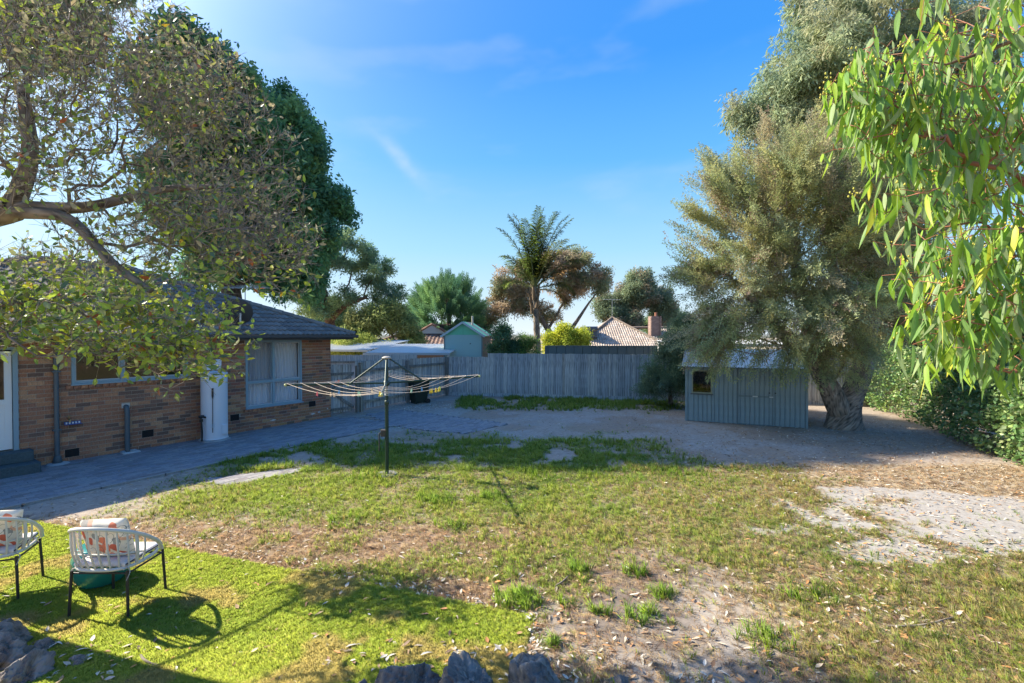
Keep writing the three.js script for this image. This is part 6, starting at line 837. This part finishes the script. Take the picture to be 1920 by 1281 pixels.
// ---------- gum branches hanging in from the right ----------
{
  const r = rng(1301), base = P(4.6, 0, 2.7), t = thing('weeping_gum_tree', 'gum tree with long bright green hanging leaves and red twigs', 'tree', base);
  const rel = (q) => ({ p: P(q[0], q[1], q[2]).sub(base), r: q[3] });
  const boxes = [[1.58, 2.0, 3.6, 4.08, 2.2, 2.55, 26], [1.75, 2.5, 3.3, 3.95, 2.15, 2.6, 60], [2.0, 3.0, 3.6, 4.5, 2.2, 2.9, 70], [1.84, 2.35, 2.72, 3.15, 2.0, 2.4, 34], [1.78, 2.15, 2.58, 2.85, 2.0, 2.3, 16], [2.1, 2.7, 2.45, 3.3, 2.05, 2.6, 60], [2.2, 3.2, 3.0, 4.0, 2.4, 3.0, 50], [1.55, 1.8, 3.75, 3.95, 2.25, 2.5, 8], [2.5, 3.8, 4.0, 5.2, 2.3, 3.2, 30]], pts = [];
  for (const [a, b, c, d, e, f, n] of boxes) for (let k = 0; k < n * 5; k++) pts.push(P(mix(a, b, r()) + 0.07, mix(c, d, r()), mix(e, f, r())).sub(base));
  const chains = grow([[[4.6, -0.2, 2.7, 0.17], [4.55, 1.5, 2.7, 0.15], [4.4, 3.2, 2.7, 0.12], [4.2, 4.8, 2.7, 0.08]].map(rel), [[4.4, 3.4, 2.7, 0.05], [3.7, 4.15, 2.6, 0.03], [2.9, 4.25, 2.5, 0.014], [2.2, 4.02, 2.4, 0.006]].map(rel), [[4.45, 2.9, 2.7, 0.045], [3.7, 3.25, 2.5, 0.025], [2.9, 3.3, 2.35, 0.012], [2.3, 3.1, 2.25, 0.005]].map(rel)], pts, { alpha: 0.2, seg: 0.12, tip: 0.0016, bend: 0.15, seed: 19, e: 2.2 });
  const tw = new GB(), red = std([0.34, 0.13, 0.075], 0.6), ends = []; chains.forEach((ch, k) => { const pp = ch.map((n) => n.p), rr = ch.map((n) => n.r); if (k === 0 || (ch[1] && ch[1].fix)) part(k ? 'limb' : 'trunk', new GB().tube(pp, rr, 10).geo(), k ? bark([0.36, 0.2, 0.13], 0.002) : BARK.pale, t); else tw.tube(pp, rr, 5, null, false); for (let j = 1; j < ch.length; j++) if (ch[j].r < 0.012) ends.push([ch[j].p, ch[j].p.clone().sub(ch[j - 1].p).normalize()]); }); part('twigs', tw.geo(), red, t, true);
  const shapes = [leafShape(0.165, 0.026, 8, 0.16, 0.12, 0.62, 0.06), leafShape(0.14, 0.03, 8, -0.2, 0.15, 0.66, -0.08), leafShape(0.19, 0.024, 8, 0.24, 0.1, 0.6, 0.1), leafShape(0.12, 0.033, 8, 0.1, 0.15, 0.7, 0.05)], look = (c) => new THREE.MeshPhysicalMaterial({ map: leafTex, color: new THREE.Color().setRGB(...c), roughness: 0.96, specularIntensity: 0.3, transmission: 0.5, thickness: 0, side: THREE.DoubleSide, clearcoat: 0.25, clearcoatRoughness: 0.35 }), tones = [[0.30, 0.50, 0.07], [0.22, 0.39, 0.12], [0.43, 0.61, 0.07], [0.38, 0.49, 0.27], [0.20, 0.34, 0.11], [0.62, 0.62, 0.08]], lm = tones.map(look);
  const list = []; for (const [p] of ends) { const n = 1 + Math.floor(r() * 2.6); for (let k = 0; k < n; k++) { const q = V3((r() - 0.5) * 0.9, -1, (r() - 0.5) * 0.9).normalize(), z = r(); list.push({ p, q: new THREE.Quaternion().setFromUnitVectors(UPV, q).multiply(new THREE.Quaternion().setFromAxisAngle(UPV, r() * 6.283)), s: 0.5 + 0.65 * r(), tone: z < 0.22 ? 0 : z < 0.44 ? 1 : z < 0.60 ? 2 : z < 0.82 ? 3 : z < 0.97 ? 4 : 5, sh: Math.floor(r() * 4) }); } }
  const eye = V3(0, 2.65, 0).sub(base), vis = (l) => { const w = l.p.clone().add(base); return Math.abs(w.x) < 1.06 * -w.z && w.y - 2.65 < -w.z * 0.76; }; list.sort((a, b) => (vis(a) ? a.p.distanceTo(eye) / a.s : 99) - (vis(b) ? b.p.distanceTo(eye) / b.s : 99));
  const mats = [[], [], [], []], cols = [[], [], [], []]; list.forEach((l, k) => { if (k < 300) { const m = part(k ? 'leaf_' + String(k).padStart(3, '0') : 'leaf', shapes[l.sh], lm[l.tone], t); m.position.copy(l.p); m.quaternion.copy(l.q); m.scale.setScalar(l.s); } else { mats[l.sh].push(new THREE.Matrix4().compose(l.p, l.q, V3(l.s, l.s, l.s))); cols[l.sh].push(jit(tones[l.tone], r, 0.18)); } });
  shapes.forEach((g, k) => copies('more_leaves', g, look([1, 1, 1]), mats[k], cols[k], t)); console.log('gum leaves', list.length);
  const buds = [], bc = []; ends.forEach(([p], k) => { if (k % 9 === 0) for (let m = 0; m < 9; m++) { const s = 0.003 + 0.002 * r(); buds.push(new THREE.Matrix4().compose(p.clone().add(V3(r() - 0.5, r() - 0.3, r() - 0.5).multiplyScalar(0.05)), new THREE.Quaternion(), V3(s, s * 1.4, s))); bc.push(jit([0.45, 0.40, 0.06], r, 0.25)); } }); copies('flower_buds', new THREE.IcosahedronGeometry(1, 1), std([1, 1, 1], 0.6), buds, bc, t);
}

// ---------- turf, grass and litter ----------
const bladeMat = leafMat({ roughness: 1, transmission: 0.4, specularIntensity: 0.1 });
function tuft(seed, n, len, wid, spread, lean) {
  const b = new GB(), r = rng(seed); for (let k = 0; k < n; k++) { const a = r() * 6.283, q = r() * spread, x = Math.cos(a) * q, z = Math.sin(a) * q, l = len * (0.55 + 0.6 * r()), ln = lean * (0.3 + r()), ca = Math.cos(a + (r() - 0.5) * 2), sa = Math.sin(a + (r() - 0.5) * 2), wx = -sa * wid / 2, wz = ca * wid / 2, i0 = b.p.length / 3, nx = ca * 0.5, nz = sa * 0.5; const row = (u, w) => { const h = l * (u - 0.28 * ln * u * u), o = l * ln * u * u; b.v(x + ca * o - wx * w, h, z + sa * o - wz * w, nx, 0.8, nz, 0, u); b.v(x + ca * o + wx * w, h, z + sa * o + wz * w, nx, 0.8, nz, 1, u); }; row(0, 0.8); row(0.5, 1); b.v(x + ca * l * ln, l * (1 - 0.28 * ln), z + sa * l * ln, nx, 0.8, nz, 0.5, 1); b.i.push(i0, i0 + 1, i0 + 3, i0, i0 + 3, i0 + 2, i0 + 2, i0 + 3, i0 + 4); } return b.geo();
}
const lerpCols = (a, b, t) => mixc(a, b, clamp(t));
{
  const mat = new THREE.Group(); structure('turf', 'roll of short bright green turf under the cream chairs', mat);
  const s = new THREE.Shape(), rr = rng(15); const edge = []; for (let k = 0; k < TURF.length; k++) { const [a, b] = TURF[k], [c, d] = TURF[(k + 1) % TURF.length], n = Math.ceil(Math.hypot(c - a, d - b) / 0.05); for (let j = 0; j < n; j++) { const u = j / n; edge.push([mix(a, c, u) + (rr() - 0.5) * 0.014, mix(b, d, u) + (rr() - 0.5) * 0.014]); } } edge.forEach(([x, d], k) => s[k ? 'lineTo' : 'moveTo'](x, d));
  const tt = colorTex(512, (u, v) => { const f = tfbm(u, v, 6, 4, 91), g = tnoise(u, v, 120, 7); return mixc(mixc([0.20, 0.26, 0.04], [0.30, 0.33, 0.06], f), [0.36, 0.26, 0.10], ramp(0.55, 0.8, tfbm(u, v, 9, 3, 95)) * 0.7).map((q) => q * (0.7 + 0.6 * g)); }, 0.8);
  part('turf_mat', new THREE.ExtrudeGeometry(s, { depth: 0.018, bevelEnabled: false }).rotateX(-Math.PI / 2).translate(0, 0.0, 0), std([1, 1, 1], 0.95, { map: tt }), mat);
  const g = tuft(51, 12, 0.030, 0.0042, 0.022, 0.55), r = rng(151), ms = [], cs = [], q = new THREE.Quaternion();
  for (let k = 0; k < 120000; k++) { const d = 3.45 + 3.4 * Math.pow(r(), 1.5), x = mix(-1.13 * d - 0.2, 0.25, r()); if (!inPoly(x, d, TURF)) continue; const f = fbm(x * 1.6, d * 1.6, 2, 4), dry = ramp(0.52, 0.68, fbm(x * 2.6 + 9, d * 2.6, 5, 3)) * 0.8 + (r() < 0.05 ? 0.7 : 0); q.setFromAxisAngle(UPV, r() * 6.283); const sc = 0.75 + 0.6 * r(); ms.push(new THREE.Matrix4().compose(P(x, 0.016, d), q.clone(), V3(sc, sc * (0.7 + 0.6 * f), sc))); cs.push(jit(lerpCols(lerpCols([0.36, 0.46, 0.04], [0.50, 0.57, 0.06], f * 2 - 0.6), [0.60, 0.45, 0.15], dry), r, 0.2)); }
  copies('turf_blades', g, bladeMat, ms, cs, mat); console.log('turf', ms.length);
}
{
  const r = rng(161), kinds = [tuft(61, 9, 0.075, 0.005, 0.03, 0.9), tuft(62, 11, 0.12, 0.006, 0.03, 0.8), tuft(63, 8, 0.05, 0.0045, 0.035, 1.3)], ms = [[], [], []], cs = [[], [], []], q = new THREE.Quaternion();
  const put = (x, d, kind, c, sc) => { q.setFromEuler(new THREE.Euler((r() - 0.5) * 0.4, r() * 6.283, (r() - 0.5) * 0.4)); ms[kind].push(new THREE.Matrix4().compose(P(x, groundY(x, d) - 0.004, d), q.clone(), V3(sc, sc, sc))); cs[kind].push(jit(c, r, 0.22)); };
  for (let k = 0; k < 260000; k++) {
    const d = 3.4 + 8.4 * Math.pow(r(), 1.25) + (r() < 0.12 ? r() * 9 : 0), x = mix(-1.13 * d, 1.13 * d, r()); if (x < -8 || x > 10 || pavedAt(x, d) || inPoly(x, d, TURF)) continue;
    const c = cover(x, d), z = r(), n = fbm(x * 1.3 + 70, d * 1.3, 0, 3);
    if (z < c.green * (x > 1.5 ? 0.65 : 0.75) * (0.6 + 0.8 * ramp(0.35, 0.6, fbm(x * 3.5, d * 3.5, 8, 2)))) { const dp = clamp(c.straw * 0.6 * (n * 1.5 - 0.15) + (x > 1.5 ? 0.12 : 0) - ramp(6.6, 7.4, d) * ramp(3, 1.5, x) * 0.3), dry = r() < dp ? 0.6 + 0.4 * r() : 0.25 * r(), col = lerpCols(lerpCols([0.21, 0.36, 0.03], [0.36, 0.48, 0.045], n * 2 - 0.5 + ramp(9, 7.5, d) * 0.3 + (r() - 0.5) * 0.5), r() < 0.7 ? [0.62, 0.49, 0.19] : [0.50, 0.30, 0.11], dry); const tall = r() < 0.06 + 0.16 * ramp(0.5, 0.7, n); put(x, d, tall ? 1 : r() < 0.6 ? 0 : 2, col, (0.6 + 0.7 * r()) * (d > 9 ? 1.0 : 0.72)); }
    else if (z > 1 - (c.mulch * 0.34 + c.straw * 0.30) * (1 - c.rear)) put(x, d, 2, r() < 0.6 ? [0.52, 0.37, 0.19] : [0.34, 0.20, 0.11], 0.5 + 0.6 * r());
  }
  for (let k = 0; k < 9000; k++) { const x = mix(-2.2, 7.2, r()), d = mix(16.2, 19.9, r()); if (pavedAt(x, d) || d > 20.2 - (x + 2.8) * 0.195) continue; if (r() < cover(x, d).green) put(x, d, r() < 0.5 ? 1 : 0, lerpCols([0.21, 0.34, 0.04], [0.36, 0.42, 0.07], r()), 1.0 + 0.8 * r()); }
  // stronger clumps
  const clumps = [[0.06, 4.62, 0.16, 160], [0.75, 5.2, 0.10, 50], [1.25, 4.35, 0.14, 60], [1.55, 4.75, 0.10, 40], [0.85, 4.4, 0.08, 30], [0.5, 4.55, 0.06, 16], [2.2, 4.0, 0.2, 60], [3.0, 4.7, 0.2, 60], [0.35, 3.95, 0.07, 25], [-4.6, 9.4, 0.35, 90], [-1.2, 7.4, 0.25, 120], [-0.4, 7.6, 0.25, 100], [0.4, 8.9, 0.4, 140], [1.8, 9.0, 0.5, 140], [3.1, 9.0, 0.4, 110], [6.4, 18.0, 0.6, 60], [4.6, 18.4, 0.5, 50], [-2.6, 8.6, 0.35, 100], [1.35, 5.15, 0.1, 40], [-0.8, 6.4, 0.2, 60], [-2.4, 6.6, 0.25, 70]];
  for (const [cx, cd, s, n] of clumps) for (let k = 0; k < n; k++) { if (r() < 0.35) continue; const x = cx + (r() + r() - 1) * s * 1.7, d = cd + (r() + r() - 1) * s * 1.3; put(x, d, r() < 0.5 ? 1 : 0, lerpCols([0.19, 0.35, 0.03], [0.34, 0.46, 0.04], r()), 0.7 + 0.6 * r()); }
  ['short green grass and dry stems over the yard', 'taller green grass tufts over the yard', 'flattened dry grass over the yard'].forEach((l, k) => copies('grass', kinds[k], bladeMat, ms[k], cs[k], null, l, 'grass')); console.log('grass', ms.map((a) => a.length));
}
{
  const r = rng(171), shapes = [leafShape(0.085, 0.02, 3, 0.2, 0.25, 0.65, 0.25), leafShape(0.06, 0.028, 3, 0.1, 0.3, 0.75, -0.2)], ms = [[], []], cs = [[], []], pal = [[0.42, 0.28, 0.15], [0.52, 0.43, 0.31], [0.30, 0.17, 0.09], [0.62, 0.55, 0.45], [0.48, 0.24, 0.09], [0.22, 0.14, 0.09]];
  const put = (x, d, s, pale) => { const k = r() < 0.75 ? 0 : 1, turf = inPoly(x, d, TURF), q = new THREE.Quaternion().setFromEuler(new THREE.Euler(-Math.PI / 2 + (r() - 0.5) * 0.6, 0, r() * 6.283, 'YXZ')).premultiply(new THREE.Quaternion().setFromAxisAngle(UPV, r() * 6.283)); ms[k].push(new THREE.Matrix4().compose(P(x, (turf ? 0.036 : pavedAt(x, d) ? 0.02 : groundY(x, d) + 0.012) + r() * 0.012, d), q, V3(s, s, s))); cs[k].push(jit(pale && r() < 0.7 ? pal[3] : pal[Math.floor(r() * 6)], r, 0.25)); };
  for (let k = 0; k < 36000; k++) { const d = 3.4 + 12.5 * Math.pow(r(), 1.6), x = mix(-1.13 * d, 1.13 * d, r()); if (x < -8 || x > 11.5) continue; const [a, z] = toHouse(x, d); if (z < 0.05) continue; const m = fbm(x * 1.1 + 5, d * 1.1 + 5, 0, 3); let w = 0.12 + 0.6 * ramp(2.2, 4, x) * ramp(0.3, 0.55, m) + 0.9 * ramp(6, 8.5, x) * ramp(8.5, 10.5, d) + 0.25 * ramp(1.6, 0, x) * ramp(7.0, 6.2, d) + 0.5 * bell(d, 8.7, 0.8) * ramp(4, 6, x); if (inPoly(x, d, TURF)) w = 0.035; if (pavedAt(x, d)) w = 0.012; if (r() < w) put(x, d, 0.6 + 0.7 * r(), false); }
  for (let k = 0; k < 420; k++) { const x = -3.0 + (r() + r() - 1) * 2.2, d = 17.4 + (r() + r() - 1) * 1.3; put(x, d, 0.8 + 0.5 * r(), true); }
  for (let k = 0; k < 330; k++) { const u = r(), x = mix(0.2, -6.5, u) + (r() - 0.5) * 0.2, d = mix(4.34, 6.6, u) + 0.03 + r() * r() * 0.35; put(x, d, 0.5 + 0.5 * r(), true); }
  for (let k = 0; k < 70; k++) put(0.18 + (r() - 0.3) * 0.1, 3.7 + r() * 0.7, 0.5 + 0.6 * r(), true); for (let k = 0; k < 110; k++) put(mix(-4.8, -3.0, r()), mix(3.5, 4.0, r()), 0.6 + 0.8 * r(), r() < 0.5); for (let k = 0; k < 90; k++) put(mix(-1.6, 0.3, r()), mix(3.65, 3.95, r()), 0.6 + 0.8 * r(), r() < 0.5);
  shapes.forEach((g, k) => copies('leaf_litter', g, std([1, 1, 1], 0.85, { side: THREE.DoubleSide }), ms[k], cs[k], null, k ? 'rounded fallen leaves scattered over the yard' : 'long curled fallen gum leaves scattered over the yard', 'leaf litter')); console.log('litter', ms.map((a) => a.length));
  // fallen sticks
  const sticks = [[3.75, 4.25, 0.75, 0.15, 0.012, 'long pale stick lying in the dry grass'], [0.55, 4.98, 0.32, 0.9, 0.012, 'short crooked stick on brown soil'], [-2.9, 3.72, 0.3, -0.5, 0.014, 'pale strip of bark lying on the turf']];
  for (const [x, d, l, a, w, label] of sticks) { const pp = smooth([V3(-l / 2, 0, 0), V3(-l * 0.1, 0.012, l * 0.06), V3(l / 2, 0, -l * 0.04)], 10); solo('fallen_stick', new GB().tube(pp, pp.map((_, k) => w * (1 - 0.05 * k)), 6).geo(), bark([0.45, 0.38, 0.30], 0.003), label, 'stick', P(x, groundY(x, d) + (inPoly(x, d, TURF) ? 0.05 : w + 0.004), d), a); }
}

scene.traverse((o) => { if (o.isMesh) { o.castShadow = true; o.receiveShadow = true; } });
renderer.render(scene, camera);
